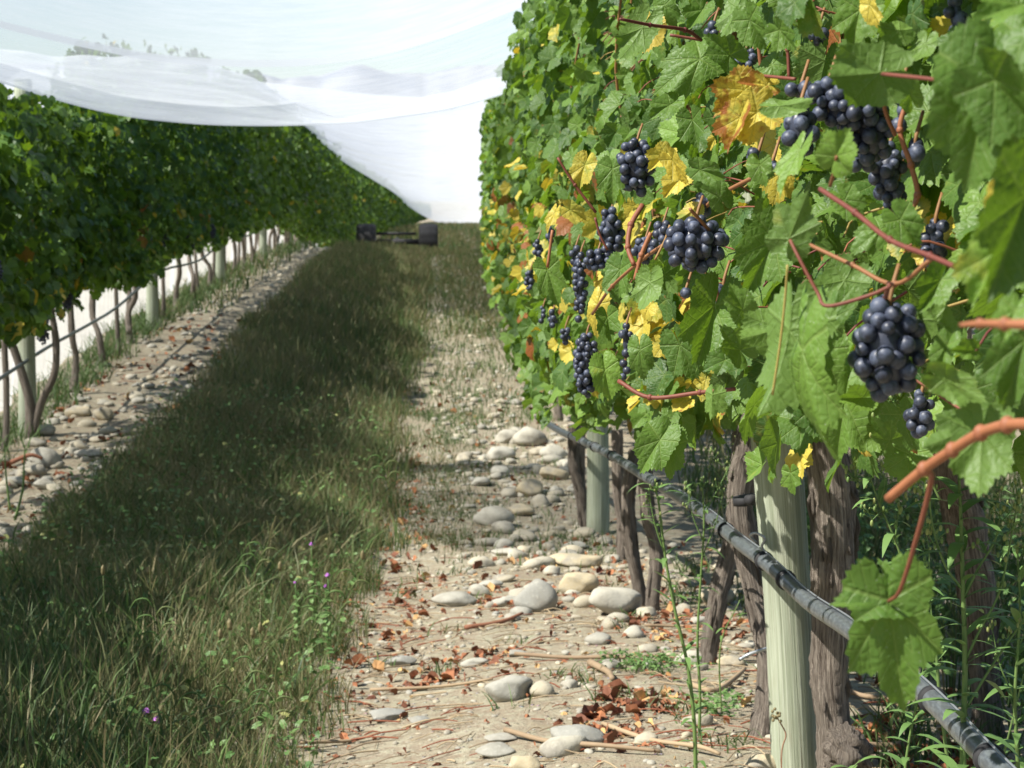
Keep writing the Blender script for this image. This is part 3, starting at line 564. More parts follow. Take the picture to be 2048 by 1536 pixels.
for k, d in enumerate(VINES_L):
    fx = float(interp(d, LFACE))-.41; g = float(gz(fx, d))
    v = thing('grapevine', (fx, d, g), lv_label(d)[0], 'grapevine', lv_label(d)[1])
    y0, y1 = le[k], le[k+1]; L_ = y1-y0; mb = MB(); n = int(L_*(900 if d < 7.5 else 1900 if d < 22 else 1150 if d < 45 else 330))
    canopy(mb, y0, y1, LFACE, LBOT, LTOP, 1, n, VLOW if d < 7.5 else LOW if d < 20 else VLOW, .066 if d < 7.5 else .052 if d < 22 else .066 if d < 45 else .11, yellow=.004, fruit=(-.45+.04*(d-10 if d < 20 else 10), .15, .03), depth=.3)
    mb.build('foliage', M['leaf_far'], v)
    if 7.5 < d < 45:
        zt = float(interp(d, LBOT))+H+.35
        mb = MB(); o_ = np.array([fx, d, g]); r_ = rng.normal(0, 1, 10)
        fk = abs(d-11.4) < .66; two = fk or rng.uniform() < .4
        if fk:
            b0 = P(62, 885, 11.2); tube(mb, [b0, P(58,800,11.2), P(35,720,11.2), P(12,650,11.2), P(5,560,11.2)], [.036,.027,.023,.023,.022], n=10, seg=5, rough=.14)
            tube(mb, [P(66,870,11.2), P(80,810,11.2), P(108,750,11.2), P(112,690,11.2), P(100,600,11.2)], [.026,.022,.02,.02,.018], n=10, seg=5, rough=.14)
        else:
            s = .026
            tube(mb, [o_+[0,0,-.06], o_+[s*r_[0], s*2*r_[1], .22], o_+[s*1.3*r_[2], s*2.6*r_[3], .42], [fx+s*r_[4], d+s*3*r_[5], zt]], [.032,.021,.022,.019], n=9, seg=5, rough=.15)
            if two: tube(mb, [o_+[s*r_[0]*.4, 0, .08], o_+[s*r_[6], .16, .3], [fx, d+.28+s*r_[7], zt]], [.024,.02,.018], n=8, seg=5, rough=.15)
            if not two and rng.uniform() < .75:
                e = rng.uniform(.4, .7); mb.build('trunk', M['bark'], v); mb = MB(); tube(mb, [o_+[0, e, -.06], o_+[s*r_[6], e+s*r_[7], .25], [fx+s*r_[8], d+e+.05*r_[9], zt]], [.022,.017,.016], n=8, seg=5, rough=.15)
        mb.build('trunk', M['bark'], v)
    left[k] = v
    if 8 < d < 22:
        for q in range(2 if d < 16 else 1):
            y_ = d+rng.uniform(-.5, .5); c_ = np.array([-1.97+rng.uniform(-.12, .02), y_, float(interp(y_, LBOT))+H+rng.uniform(.0, .35)]); pr = c_-[0, 0, H]
            bunch(1024+F*pr.dot(rv)/pr.dot(fv), 768-F*pr.dot(uv_)/pr.dot(fv), 60*5/y_, 105*5/y_, y_, .8, v, .017)
    if abs(d-11.4) < .66: LFK = v
bunch(85, 655, 34, 70, 11.0, .8, LFK, .016); bunch(70, 600, 30, 50, 11.0, .8, LFK, .016)

# ------------------------------------------------------------ posts
def post(b, t_, r, label, name='post', grp=None):
    b = np.array(b); t_ = np.array(t_); v = thing('wooden_post', b, label, 'post', grp)
    mb = MB(); k = np.linspace(0, 1, 14)[:, None]; pp = b*(1-k)+t_*k; pp[:, 0] += .004*np.sin(k[:, 0]*9)
    tube(mb, pp, [r*(1+.03*math.sin(i*1.3)) for i in range(14)], n=28, seg=2); mb.build('shaft', M['post'], v)
    cp = MB(); tube(cp, [t_, t_+[0, 0, .012]], [r*1.0, r*.9], n=28, seg=1); cp.build('cut_top', M['post'], v)
    return v
pb = P(1597, 1580, 4.25); pt = P(1556, 850, 4.25); pd = (pt-pb)/(pt[2]-pb[2])
nearpost = post(pb-[0,0,.06]*np.array([0,0,1]), pb+pd*1.75, .053, 'thick pale green-grey timber post nearest the camera, under the grape leaves')
b2 = P(1195, 1095, 9.45); p2 = post(b2-[0,0,.1], b2+[-.01,0,2.0], .054, 'second pale timber post of the right row, among the stones beyond the drip pipe bend')
dd_ = [11.4, 16.6, 21.8, 27.0, 32.2, 37.4, 42.6]; px_ = [48, 303, 440, 527]
pl = ['first pale post of the left row, at the left edge of the photo', 'second post of the left row, between thin dark trunks', 'third post of the left row, in front of the white net', 'fourth post of the left row, where the trunks crowd together']
for k, d in enumerate(dd_):
    x = P(px_[k], 600, d)[0] if k < 4 else float(interp(d, LFACE))-.41; g = float(gz(x, d))
    post((x, d, g-.1), (x+.02, d, g+2.0), .05, pl[k] if k < 4 else 'distant post standing among the trunks of the left row', grp=None if k < 4 else 'distant posts of the left row')
for d in [14.65, 19.85, 25.0, 30.2, 35.4]:
    x = float(interp(d, FACE))+.43; g = float(gz(x, d)); post((x, d, g-.1), (x, d, g+2.1), .05, 'post hidden in the leaves of the distant right row', grp='distant posts of the right row')

# ------------------------------------------------------------ drip pipes
pp = [(2.2,2120,1660),(2.43,1995,1535),(2.8,1865,1400),(3.3,1715,1270),(3.75,1620,1205),(4.05,1545,1135),(4.4,1480,1085),(5.1,1402,1022),(6.2,1310,965),(7.4,1225,912),(8.6,1160,880),(9.6,1120,862),(11,1075,835)]
dpts = [P(a, b, d) for d, a, b in pp]; v = thing('drip_pipe', dpts[4], 'dark plastic drip irrigation pipe strung along the nearest post and the right row', 'drip pipe')
mb = MB(); tube(mb, dpts, .0165, n=20, seg=8); mb.build('pipe', M['pipe'], v)
c, _ = smoothpath(dpts, [1]*len(dpts), 8); T = np.gradient(c, axis=0); T = norm(T)
for (rx) in [(1985),(1860),(1575),(1527),(1448),(1425),(1385),(1325),(1225),(1190),(1165),(1142)]:
    pr = np.array([1024+F*(q-[0,0,H]).dot(rv)/(q-[0,0,H]).dot(fv) for q in c]); i = int(np.argmin(np.abs(pr-rx)))
    mb = MB(); tube(mb, [c[i]-T[i]*.006, c[i]+T[i]*.006], [.0205, .0205], n=20, seg=2); mb.build('clip_ring', M['rubber'], v)
mb = MB(); tube(mb, [q+[0, 0, .021] for q in dpts[:9]], .0017, n=6, seg=8); mb.build('wire', M['metal'], v)
hk = MB(); h0 = P(1512, 1085, 4.15); tube(hk, [h0, P(1500,1072,4.14), P(1512,1066,4.13), P(1530,1078,4.13), P(1524,1095,4.14), P(1545,1118,4.14)], .0028, n=8, seg=6); tag(hk.build('wire_hook', M['metal']), 'bent grey wire hook holding the pipe against the nearest post', 'wire hook')
hk = MB(); tube(hk, [P(1478,1320,4.3), P(1500,1308,4.3), P(1540,1295,4.27)], .004, n=8, seg=4); tag(hk.build('metal_rod', M['metal']), 'thin grey metal rod poking out low beside the nearest post', 'metal rod')
cl = MB(); tube(cl, [P(1492,992,4.3), P(1494,1008,4.3)], .03, n=16, seg=2); tube(cl, [P(1496,1000,4.27), P(1508,1000,4.25)], .012, n=12, seg=2); tag(cl.build('black_clamp', M['rubber']), 'small black clamp round the shaggy trunk left of the nearest post', 'clamp')
v = thing('drip_pipe', (-2.3, 12, .4), 'thin drip irrigation pipe sagging along the trunks of the left row', 'drip pipe')
mb = MB(); lp = []
for d in np.arange(8, 42, 1.3):
    x = float(interp(d, LFACE))-.36; lp.append((x, d, float(gz(x, d))+.42+.03*math.sin(d*1.2)))
tube(mb, lp, .011, n=8, seg=3); mb.build('pipe', M['pipe'], v)

# ------------------------------------------------------------ nets
px = np.linspace(-260, 1260, 110)
def cv(pts): return np.interp(px, *zip(*pts))
def sm(y):
    k = np.ones(9)/9; yy = np.pad(y, 4, mode='edge'); return np.convolve(yy, k, 'valid')
hem = sm(cv([(-260,95),(-100,135),(0,165),(125,205),(250,235),(400,250),(520,253),(700,249),(900,222),(1070,170),(1260,95)]))
seam = sm(cv([(-260,-20),(0,50),(150,86),(300,116),(450,128),(600,128),(750,110),(900,66),(1050,5),(1260,-80)]))
topc = seam-260
def net_rows(levels, ds, nrow, ampl=.012):
    V = []; U = []
    for k, f in enumerate(np.linspace(0, len(levels)-1, nrow)):
        i = min(int(f), len(levels)-2); a = f-i; y = levels[i]*(1-a)+levels[i+1]*a; d = ds[i]*(1-a)+ds[i+1]*a
        for j, x_ in enumerate(px):
            p = P(x_, y[j], d); p[2] += ampl*math.sin(k*1.7+x_*.004)*math.sin(x_*.006+k*.4)*(k > 0); V.append(p); U.append((x_/400, f))
    return np.array(V), np.array(U)
nv = thing('bird_net', P(300, 150, 10.5), 'thin white bird net slung high across the alley from the left row to the right', 'bird net')
V, U = net_rows([hem-4, seam+6], [10.98, 10.0], 26, .0); grid_obj('lower_panel', V, 26, 110, M['net_thin'], nv, U)
kk = sm(cv([(-260,20),(-100,70),(0,96),(100,112),(300,112),(400,122),(480,142),(560,185),(620,225),(700,240),(1260,80)])); kk = np.minimum(kk, hem-6)
V, U = net_rows([hem-2, kk], [11.03, 10.62], 22, .004); V[:, 2] += .006*np.sin(U[:, 0]*22+U[:, 1]*5)*(U[:, 1] > .9); grid_obj('gathered_fold', V[:, :], 22, 110, M['net_cap'], nv, U)
V, U = net_rows([seam-8, topc], [9.95, 8.0], 20, .0); grid_obj('upper_panel', V, 20, 110, M['net_mid'], nv, U)
V, U = net_rows([seam+6, seam-8], [10.0, 9.95], 4, 0); grid_obj('seam', V, 4, 110, M['net_seam'], nv, U)
V, U = net_rows([hem, hem-4], [11.0, 10.98], 3, 0); grid_obj('hem', V, 3, 110, M['net_seam'], nv, U)
# second net: from over the rows at 13 m it sags lower and lower until it lies near the grass
rows = []; UU = []; nd = 120; nu = 60
for i, d in enumerate(np.concatenate([np.linspace(20.5, 40, 70), np.linspace(41, 104, 50)])):
    xl = float(interp(d, LFACE))-.15; xr = float(interp(d, FACE))+.25
    zl = float(interp(d, LTOP))+.04; zr = float(interp(d, RTOP))+.05 if d < 25 else float(interp(d, [(25,1.2),(40,.6),(60,-.1),(104,-1.0)]))
    ymin = float(interp(d, [(20.5,188),(22.5,225),(25.5,272),(30,318),(40,365),(55,405),(75,432),(104,448)])); zmin = (400-ymin)/F*d
    for j in range(nu):
        u = j/(nu-1); base = zl*(1-u)+zr*u; s = 4*u*(1-u); s = s**.8; mid = (zl+zr)/2
        z = base-(mid-zmin)*s; z += .012*math.sin(d*5+u*3)*s*min(d/20, 2)+.02*math.sin(d*1.9-u*4)*s
        rows.append((xl*(1-u)+xr*u, d, z+H)); UU.append((u*2.5, d*.35 if d < 40 else 14+(d-40)*.12))
nv2 = grid_obj('bird_net', np.array(rows), nd, nu, M['net_sag'], None, np.array(UU)); tag(nv2, 'folded white bird net sagging low over the far end of the grassy alley', 'bird net')
bn = thing('bird_net', (-2.5, 9, .1), 'white bird net hanging to the ground behind the trunks of the left row', 'bird net')
cap = []; cu = []; back = []; bu = []; nd = 130
for i, d in enumerate(np.linspace(6.0, 46, nd)):
    xl = float(interp(d, LFACE))-.5; g = float(gz(xl-.5, d)); zt = float(interp(d, LTOP))+H
    zf = float(interp(d, [(6, .5), (9, .53), (12.5, .50), (16, .62), (21, .79), (26, .98), (30, 1.1), (46, .9)]))+H
    xa = xl+.5+.12; zc = max(zt+.24, zf+.2)
    for j in range(27):
        u = j/26; x = xl-.02-.2*u**.7+.03*math.sin(d*4.1+u*2)+.02*math.sin(d*9.7)*u; back.append((x, d, zt*(1-u)+(g+.01)*u)); bu.append((u*2.5, d*.9))
grid_obj('hanging_panel', np.array(back), nd, 27, M['net_back'], bn, np.array(bu))

# ------------------------------------------------------------ third row, seen under the leaves on the right
for k, d in enumerate(np.arange(9, 27, 1.5)):
    g = float(gz(4.0, d)); v = thing('grapevine', (4.0, d, g), 'grapevine of the next row, glimpsed beneath the leaves at the right edge', 'grapevine', 'vines of the next row on the right')
    mb = MB(); canopy(mb, d-.75, d+.75, [(0, 3.6), (99, 3.6)], [(0,-.75), (99,-.75)], [(0,.8), (99,.8)], -1, 500, VLOW, .08, yellow=.03, depth=.25); mb.build('foliage', M['leaf_far'], v)
    mb = MB(); tube(mb, [(4, d, g-.05), (4.05, d+.05, g+.4), (4, d, g+.9)], [.04, .03, .025], n=8, seg=4, rough=.14); mb.build('trunk', M['bark'], v)

# ------------------------------------------------------------ stones
def stone_mesh(mb, c, sx, sy, sz, rot, tint, n=(22, 14)):
    V, q, t_ = sphere_tpl(*n); V = V.copy(); ph = rng.uniform(0, 6, 5)
    V = np.sign(V)*np.abs(V)**rng.uniform(.92, 1.12)
    for _ in range(6):
        nn = norm(rng.normal(0, 1, 3)*[1, 1, .8]); ex = np.maximum(V@nn-rng.uniform(.62, .88), 0); V = V-ex[:, None]*nn*.85
    k = 1+.10*np.sin(V[:, 0]*2.3+ph[0])+.10*np.sin(V[:, 1]*2.7+ph[1])+.06*np.sin(V[:, 2]*4+V[:, 0]*3+ph[2])+.02*np.sin(V[:, 0]*9+V[:, 1]*8+ph[3])
    V = V*k[:, None]*[sx, sy, sz]; a, b = rot, rng.uniform(-.15, .15)
    Rz = np.array([[math.cos(a), -math.sin(a), 0], [math.sin(a), math.cos(a), 0], [0, 0, 1]]); Ry = np.array([[math.cos(b), 0, math.sin(b)], [0, 1, 0], [-math.sin(b), 0, math.cos(b)]])
    mb.add(V@Rz.T@Ry.T+c, [q, t_], None, tint)
ST = [(1018,1375,95,62,'smooth egg-shaped pale stone lying alone on the bare soil, nearest the grass',.35),(1150,1475,112,48,'flat grey stone beside the twigs, left of the nearest post',.1),(905,1198,92,32,'long flat pale stone at the edge of the shaded grass',.5),(1072,1190,82,78,'upright pointed grey-green boulder in the middle of the verge',.1),
 (1228,1195,130,80,'large knobbly white boulder under the two thin trunks',.8),(1160,1162,66,64,'round cream boulder leaning on the large knobbly one',.9),(1155,1120,104,34,'long yellowish stone behind the cream boulder',.9),(1010,1202,60,26,'low pale slab at the left foot of the upright boulder',.5),(985,1032,72,46,'pale boulder with shaded left side beside the grass edge',.7),
 (1058,972,62,50,'tan rounded boulder in the stone pile left of the second post',.9),(1040,1018,60,28,'flat white stone below the tan boulder',.9),(1062,872,66,46,'big white boulder under the low leaves of the right row',.9),(1015,872,50,36,'white boulder left of the big one under the low leaves',.8),(1000,905,60,36,'pale boulder in front of the white ones of the stone pile',.6),(1110,905,52,36,'white stone close behind the second post and trunk',.9),(1105,945,60,36,'cream stone just left of the trunk by the second post',.8),
 (950,1325,50,22,'small low pale stone sunk in bare soil behind the egg-shaped one',.5),(995,1500,84,26,'flat broken pale stone at the bottom of the picture',.4),(1052,1528,70,40,'tan stone cut by the bottom edge of the picture',.8),(1000,1478,70,18,'thin flat stone above the broken one at the bottom',.4),(800,1322,60,28,'small stone in the shade at the grass edge',.1),(780,1430,95,22,'long flat bluish stone lying in grass shade',.0),(840,1442,50,18,'thin angular slab next to the long bluish stone',.0),
 (1035,1306,46,16,'small flat stone near the centre of the bare soil patch',.3),(980,1168,50,20,'small stone between twigs and the long flat pale stone',.5),(960,1180,40,26,'rounded whitish stone above the long flat pale one',.7),(1300,1330,40,16,'small grey stone in weeds below the knobbly boulder',.2),(1430,1190,70,50,'cream stone behind the leaning bare trunk',.9),(1460,1320,60,26,'tan stone left of the trunk near the thin metal rod',.8),(1520,1530,90,40,'yellowish stone cut by the bottom edge left of the nearest post',.9),
 (85,915,62,48,'large round pale stone below the first post of the left row',.5),(90,858,46,30,'pale stone against the foot of the forked vine',.5),(160,822,54,26,'cream stone behind the forked vine in the left verge',.8),(205,825,40,36,'cream angular stone next to the drip shadow in the left verge',.8),(95,968,50,26,'white stone in front of the large round one at left',.6),(30,960,50,30,'grey stone at the left edge of the picture',.3),(180,905,60,20,'flat slab to the right of the large round left stone',.5),(978,578,26,20,'lone bright white stone far along the right verge',1),
 (1000,940,44,30,'rounded stone in the middle of the stone pile',.6),(960,960,40,26,'pale stone at the grass side of the stone pile',.6),(1150,1090,60,20,'flat stone in front of the second post',.6),(1400,1240,40,20,'small stone behind the thin weeds',.5),(1010,1105,60,16,'low flat stone across the middle of the verge',.6),(1330,1120,50,20,'stone between the second post and the leaning trunk',.6)]
for (px_c, py_c, w_, h_, lab, br) in ST:
    g = G(px_c, py_c+h_*.42); d = g[1]; sx = w_*d/F/2; sz = h_*d/F/2*.95; mb = MB()
    stone_mesh(mb, g+[0, sx*.2, sz*.62], sx*1.05, sx*rng.uniform(.65, .9), sz, rng.uniform(-.25, .25), (br, .7 if 'tan' in lab or 'yellowish' in lab or 'cream' in lab else 0, 0), (30, 20)); tag(mb.build('stone', M['stone']), lab, 'stone')
def scatter_xy(n, x0, x1, y0, y1, yp=1.0): return rng.uniform(x0, x1, n), y0+(y1-y0)*rng.uniform(0, 1, n)**yp
# smaller stones, each its own
x1, y1 = scatter_xy(150, .12, .8, 6.6, 15, .9); x2, y2 = scatter_xy(130, -2.35, -1.65, 8.0, 15); x3, y3 = scatter_xy(30, .2, 1.0, 4.4, 7)
for (xa, ya, lab, gp) in [(x1, y1, 'small pale river stone scattered over the right-hand verge', 'small stones of the right verge'), (x2, y2, 'small pale river stone on the sunlit verge below the left row', 'small stones of the left verge'), (x3, y3, 'small stone under the nearest vines of the right row', 'small stones under the right vines')]:
    for x, y in zip(xa, ya):
        s = (.016+.034*rng.uniform(0, 1)**1.8)*(1.25 if 8 < y < 13 else 1); mb = MB(); stone_mesh(mb, np.array([x, y, float(gz(x, y))+s*.25]), s*rng.uniform(.9, 1.5), s, s*rng.uniform(.45, .75), rng.uniform(0, 3), (rng.uniform(.1, 1), rng.uniform(0, .5), 0), (12, 8))
        tag(mb.build('stone', M['stone']), lab, 'stone', gp)
mb = MB(); V, q, t_ = sphere_tpl(8, 6)
def pebbles(n, x0, x1, y0, y1, s0, s1, yp=1):
    x, y = scatter_xy(n, x0, x1, y0, y1, yp); s = rng.uniform(s0, s1, n)*(1+.03*y); S = np.zeros((n, 3, 3)); a = rng.uniform(0, 6, n); e = rng.uniform(.9, 1.7, n)
    S[:, 0, 0] = np.cos(a)*s*e; S[:, 0, 1] = np.sin(a)*s*e; S[:, 1, 0] = -np.sin(a)*s; S[:, 1, 1] = np.cos(a)*s; S[:, 2, 2] = s*rng.uniform(.4, .8, n)
    batch(mb, V, [q, t_], S, np.stack([x, y, gz(x, y)+s*.15], -1), None, np.stack([rng.uniform(0, 1, n), rng.uniform(0, .5, n), np.zeros(n)], -1))
pebbles(1500, -.25, .95, 4.2, 12, .003, .010); pebbles(700, -.05, 1.0, 8, 34, .010, .022); pebbles(700, -2.5, -1.6, 8, 34, .008, .022); pebbles(500, .9, 2.5, 3, 9, .005, .02)
tag(mb.build('gravel', M['stone']), 'scattered gravel and pebbles over the soil verges', 'gravel', kind='stuff')

# ------------------------------------------------------------ leaf litter, twigs
mb = MB()
def litter(n, x0, x1, y0, y1, s, yp=1):
    x, y = scatter_xy(n, x0, x1, y0, y1, yp); r = rng.normal(0, 1, (n, 6))
    tint = np.stack([rng.uniform(0, 1, n), np.where(rng.uniform(0, 1, n) < .12, rng.uniform(.4, 1, n), 0), np.zeros(n)], -1)
    put_leaves(mb, [(v*[1, 1, 3.0], f, u) for v, f, u in LOW[:4]], np.stack([x, y, gz(x, y)+.008], -1), np.stack([.45*r[:, 0], .45*r[:, 1], np.ones(n)], -1), np.stack([r[:, 2], r[:, 3], .3*r[:, 4]], -1), s*rng.uniform(.35, 1.1, n), tint, rng.uniform(.35, .9, n))
litter(380, -.35, .9, 4.2, 8, .017); litter(400, .3, 1.6, 4.2, 9, .024); litter(420, -.3, .9, 7, 16, .03); litter(400, -2.5, -1.5, 8, 18, .04); litter(300, .8, 2.6, 3, 8, .03); litter(350, -.35, -.05, 5, 12, .03)
for (cx, cy, r_, n) in [(.40,4.75,.10,60),(.55,5.1,.13,70),(1.0,4.6,.12,90),(.1,5.9,.15,60),(.35,7.3,.2,60),(.9,6.5,.25,120),(1.1,4.3,.1,60)]: litter(n, cx-r_, cx+r_, cy-r_*1.5, cy+r_*1.5, .03)
tag(mb.build('leaf_litter', M['litter']), 'dry red-brown vine leaves fallen over the soil', 'leaf litter', kind='stuff')
mb = MB()
for k in range(900):
    reg = rng.choice(4, p=[.45, .25, .15, .15]); x = rng.uniform(*[(-.3, .9), (.4, 1.5), (-2.4, -1.5), (-.4, .3)][reg]); y = rng.uniform(*[(4.2, 8), (4.2, 7), (8, 15), (4.3, 12)][reg])
    L_ = rng.uniform(.03, .16); a = rng.normal(0, .5)+(0 if rng.uniform() < .8 else 1.5); dx, dy = math.cos(a)*L_, math.sin(a)*L_; z = gz(np.array([x, x+dx/2, x+dx]), np.array([y, y+dy/2, y+dy]))+.006
    tube(mb, [(x, y, z[0]), (x+dx/2, y+dy/2+rng.normal(0, .01), z[1]+rng.uniform(0, .012)), (x+dx, y+dy, z[2])], [.0016*rng.uniform(.5, 1.5)]*3, n=4, seg=2, tint=(rng.uniform(0, 1), 1.0 if rng.uniform() < .25 else 0, 0), cap=False)
tag(mb.build('fallen_stems', M['straw']), 'thin dry stalks and bits of cane strewn over the soil', 'plant debris', kind='stuff')
TW = [([(740,1392),(880,1380),(985,1370)],7,'dead cane lying at the grass edge left of the egg-shaped stone'),([(1030,1320),(1130,1322),(1240,1326),(1290,1332)],8,'long grey dead cane lying behind the egg-shaped stone'),([(930,1268),(1000,1252),(1045,1238)],9,'short reddish dead cane on bare soil below the upright boulder'),([(1205,1465),(1300,1490),(1400,1510),(1440,1520)],9,'pale dead cane running right from the flat grey stone'),([(1010,1475),(1100,1492),(1200,1508),(1320,1512)],10,'thick dead cane along the bottom of the picture'),([(1380,1385),(1430,1390),(1470,1370),(1490,1345)],11,'curved dead cane in front of the shaggy trunk left of the post'),([(1180,1340),(1215,1355),(1225,1375)],14,'crooked dead cane stub amid the litter'),([(1670,1385),(1720,1400),(1790,1420),(1840,1470)],10,'grey branching cane on the soil right of the burl'),([(1700,1510),(1790,1505),(1850,1490)],16,'thick dead branch on the soil at the foot of the burl trunk'),([(600,1500),(700,1490),(760,1480)],7,'dead stalk lying in front of the grass at the bottom'),([(1290,1262),(1360,1258),(1400,1262)],6,'pale straight twig right of the knobbly boulder'),([(20,925),(60,910),(85,917)],8,'brown twig lying across the large round left stone')]
for pts, wp, lab in TW:
    g3 = [G(a, b) for a, b in pts]; d = g3[0][1]; r_ = wp*d/F/2; mb = MB(); zz = [q+[0, 0, r_+ (.004 if i % 2 else .012)] for i, q in enumerate(g3)]
    if 'large round left' in lab: zz = [P(a, b, 9.0 if False else g3[0][1]*.93) for a, b in pts]
    tube(mb, zz, [r_*1.1]+[r_]*(len(pts)-2)+[r_*.7], n=8, seg=5, rough=.12, tint=(rng.uniform(.1, .8), .8 if 'red' in lab or 'brown' in lab else .1, 0)); tag(mb.build('twig', M['straw']), lab, 'twig')

# ------------------------------------------------------------ grass
def blades(mb, x, y, h, wd, tint, lean=.35, seg=3, z0=0):
    n = len(x); a = rng.uniform(0, 2*np.pi, n); ln = h*rng.uniform(.1, 1, n)*lean*1.6; f = rng.uniform(0, np.pi, n)
    dx, dy = np.cos(a)*ln, np.sin(a)*ln; g = gz(x, y)-.01+z0; V = np.zeros((n, 2*seg+1, 3)); sx, sy = np.cos(f)*wd/2, np.sin(f)*wd/2*.5
    for k in range(seg):
        t_ = k/seg; cx = x+dx*t_**1.8; cy = y+dy*t_**1.8; cz = g+h*(t_-.18*lean*t_**3); w_ = (1-.55*t_)
        V[:, 2*k] = np.stack([cx-sx*w_, cy-sy*w_, cz], -1); V[:, 2*k+1] = np.stack([cx+sx*w_, cy+sy*w_, cz], -1)
    V[:, 2*seg] = np.stack([x+dx, y+dy, g+h*(1-.25*lean)], -1)
    q = np.array([[2*k, 2*k+1, 2*k+3, 2*k+2] for k in range(seg-1)]); t3 = np.array([[2*seg-2, 2*seg-1, 2*seg]]); m_ = 2*seg+1; off = (np.arange(n)*m_)[:, None, None]
    mb.add(V.reshape(-1, 3), [(q[None]+off).reshape(-1, 4), (t3[None]+off).reshape(-1, 3)], None, np.repeat(tint, m_, 0))
def gtint(n, x, y, dry):
    t_ = np.zeros((n, 3)); t_[:, 0] = np.clip(rng.normal(.45, .25, n), 0, 1); p = dry+.35*(np.sin(x*4+y*1.3)*np.sin(y*1.1+x*2)); t_[:, 1] = np.where(rng.uniform(0, 1, n) < p, rng.uniform(.4, 1, n), rng.uniform(0, .15, n)); return t_
mb = MB()
def strip(n, x0, x1, y0, y1, hm, wd, dry, yp=1.0, edge=.18, lean=.4):
    x, y = scatter_xy(n, x0, x1, y0, y1, yp); e = np.minimum(x-x0, x1-x)/edge; ed = edge*.6*wob(x*0+3, y*1.3)
    k = (np.minimum(x-x0, x1-x)+ed > rng.uniform(0, edge, n)); x, y = x[k], y[k]; n = len(x)
    h = hm*rng.uniform(.35, 1.15, n)*(1+.35*wob(x*1.2, y*.9)); blades(mb, x, y, np.maximum(h, .03), wd*rng.uniform(.6, 1.3, n), gtint(n, x, y, dry), lean)
strip(42000, -1.75, -.22, 4.0, 9, .14, .004, .34); strip(30000, -1.7, -.13, 8.5, 18, .16, .006, .42); strip(28000, -1.65, -.02, 17, 34, .17, .011, .55); strip(14000, -1.7, -.24, 4.0, 12, .25, .0016, 1.2, lean=.5); strip(9000, -1.6, -.1, 11, 30, .26, .004, 1.2, lean=.5); strip(9000, -1.7, .9, 34, 90, .22, .03, .6)
strip(9000, -2.0, -.55, 3.8, 7, .24, .006, .25, edge=.3)
strip(15000, -.35, 1.05, 13, 44, .10, .008, .25, edge=.4); strip(16000, -.15, 1.35, 19, 45, .15, .011, .45, edge=.35); strip(9000, -.25, .3, 9, 14, .06, .004, .3, edge=.3); strip(5000, .8, 2.3, 34, 90, .2, .03, .5); strip(2600, -.1, .9, 8, 14, .07, .005, .3, edge=.3); strip(5000, -1.7, -.3, 4.0, 12, .2, .009, .05, lean=.7); strip(6500, -2.66, -2.2, 9.5, 24, .19, .009, .04, lean=.8); strip(1600, -2.5, -1.9, 18, 34, .2, .016, .1); strip(9000, 1.25, 3.6, 3, 11, .28, .008, .22); strip(3500, 1.3, 3.6, 9, 22, .3, .015, .2)
tag(mb.build('grass', M['grass']), 'rough green and straw-coloured grass covering the alley', 'grass', kind='stuff')
mb = MB()
def tufts(spots, n, r, h, wd, dry):
    for (x, y) in spots:
        xx = x+rng.normal(0, r, n); yy = y+rng.normal(0, r, n); blades(mb, xx, yy, h*rng.uniform(.4, 1.1, n), np.full(n, wd), gtint(n, xx, yy, dry), .8)
tufts([tuple(G(a, b)[:2]) for a, b in [(1290,1330),(1320,1350),(1240,1340),(1420,1500),(1470,1490),(1120,1075),(1140,1085),(1300,1400),(905,1150),(1390,1440),(880,1345),(1240,1260),(1270,1240),(1130,1350),(1340,1420),(1180,1090),(1200,1110)]], 26, .035, .06, .005, .05)
tufts([(rng.uniform(-.3, .7), rng.uniform(5, 18)) for _ in range(60)], 14, .03, .07, .006, .2)
tufts([(rng.uniform(.9, 1.7), rng.uniform(4, 8)) for _ in range(50)], 30, .05, .12, .006, .1)
tag(mb.build('grass', M['grass']), 'small green grass tufts growing between the stones', 'grass', kind='stuff')
# low broad-leaved weeds in the strip
mb = MB()
n = 5200; x, y = scatter_xy(n, -1.75, -.28, 4.1, 13); r = rng.normal(0, 1, (n, 5)); h = rng.uniform(.02, .15, n)
tn = np.zeros((n, 3)); tn[:, 0] = rng.uniform(0, .9, n); tn[:, 1] = np.where(rng.uniform(0, 1, n) < .08, .7, 0)
el = (LOW[0][0]*[.5, 1, 1], LOW[0][1], LOW[0][2]); put_leaves(mb, [el], np.stack([x, y, gz(x, y)+h], -1), np.stack([.6*r[:, 0], .6*r[:, 1], np.ones(n)], -1), np.stack([r[:, 2], r[:, 3], .4*r[:, 4]], -1), rng.uniform(.01, .024, n), tn)
n = 5200; x, y = scatter_xy(n, 1.25, 3.0, 3, 9); r = rng.normal(0, 1, (n, 5)); h = rng.uniform(.03, .3, n); tn = np.zeros((n, 3)); tn[:, 0] = rng.uniform(0, .9, n)
put_leaves(mb, [el], np.stack([x, y, gz(x, y)+h], -1), np.stack([.6*r[:, 0], .6*r[:, 1], np.ones(n)], -1), np.stack([r[:, 2], r[:, 3], .4*r[:, 4]], -1), rng.uniform(.015, .035, n), tn)
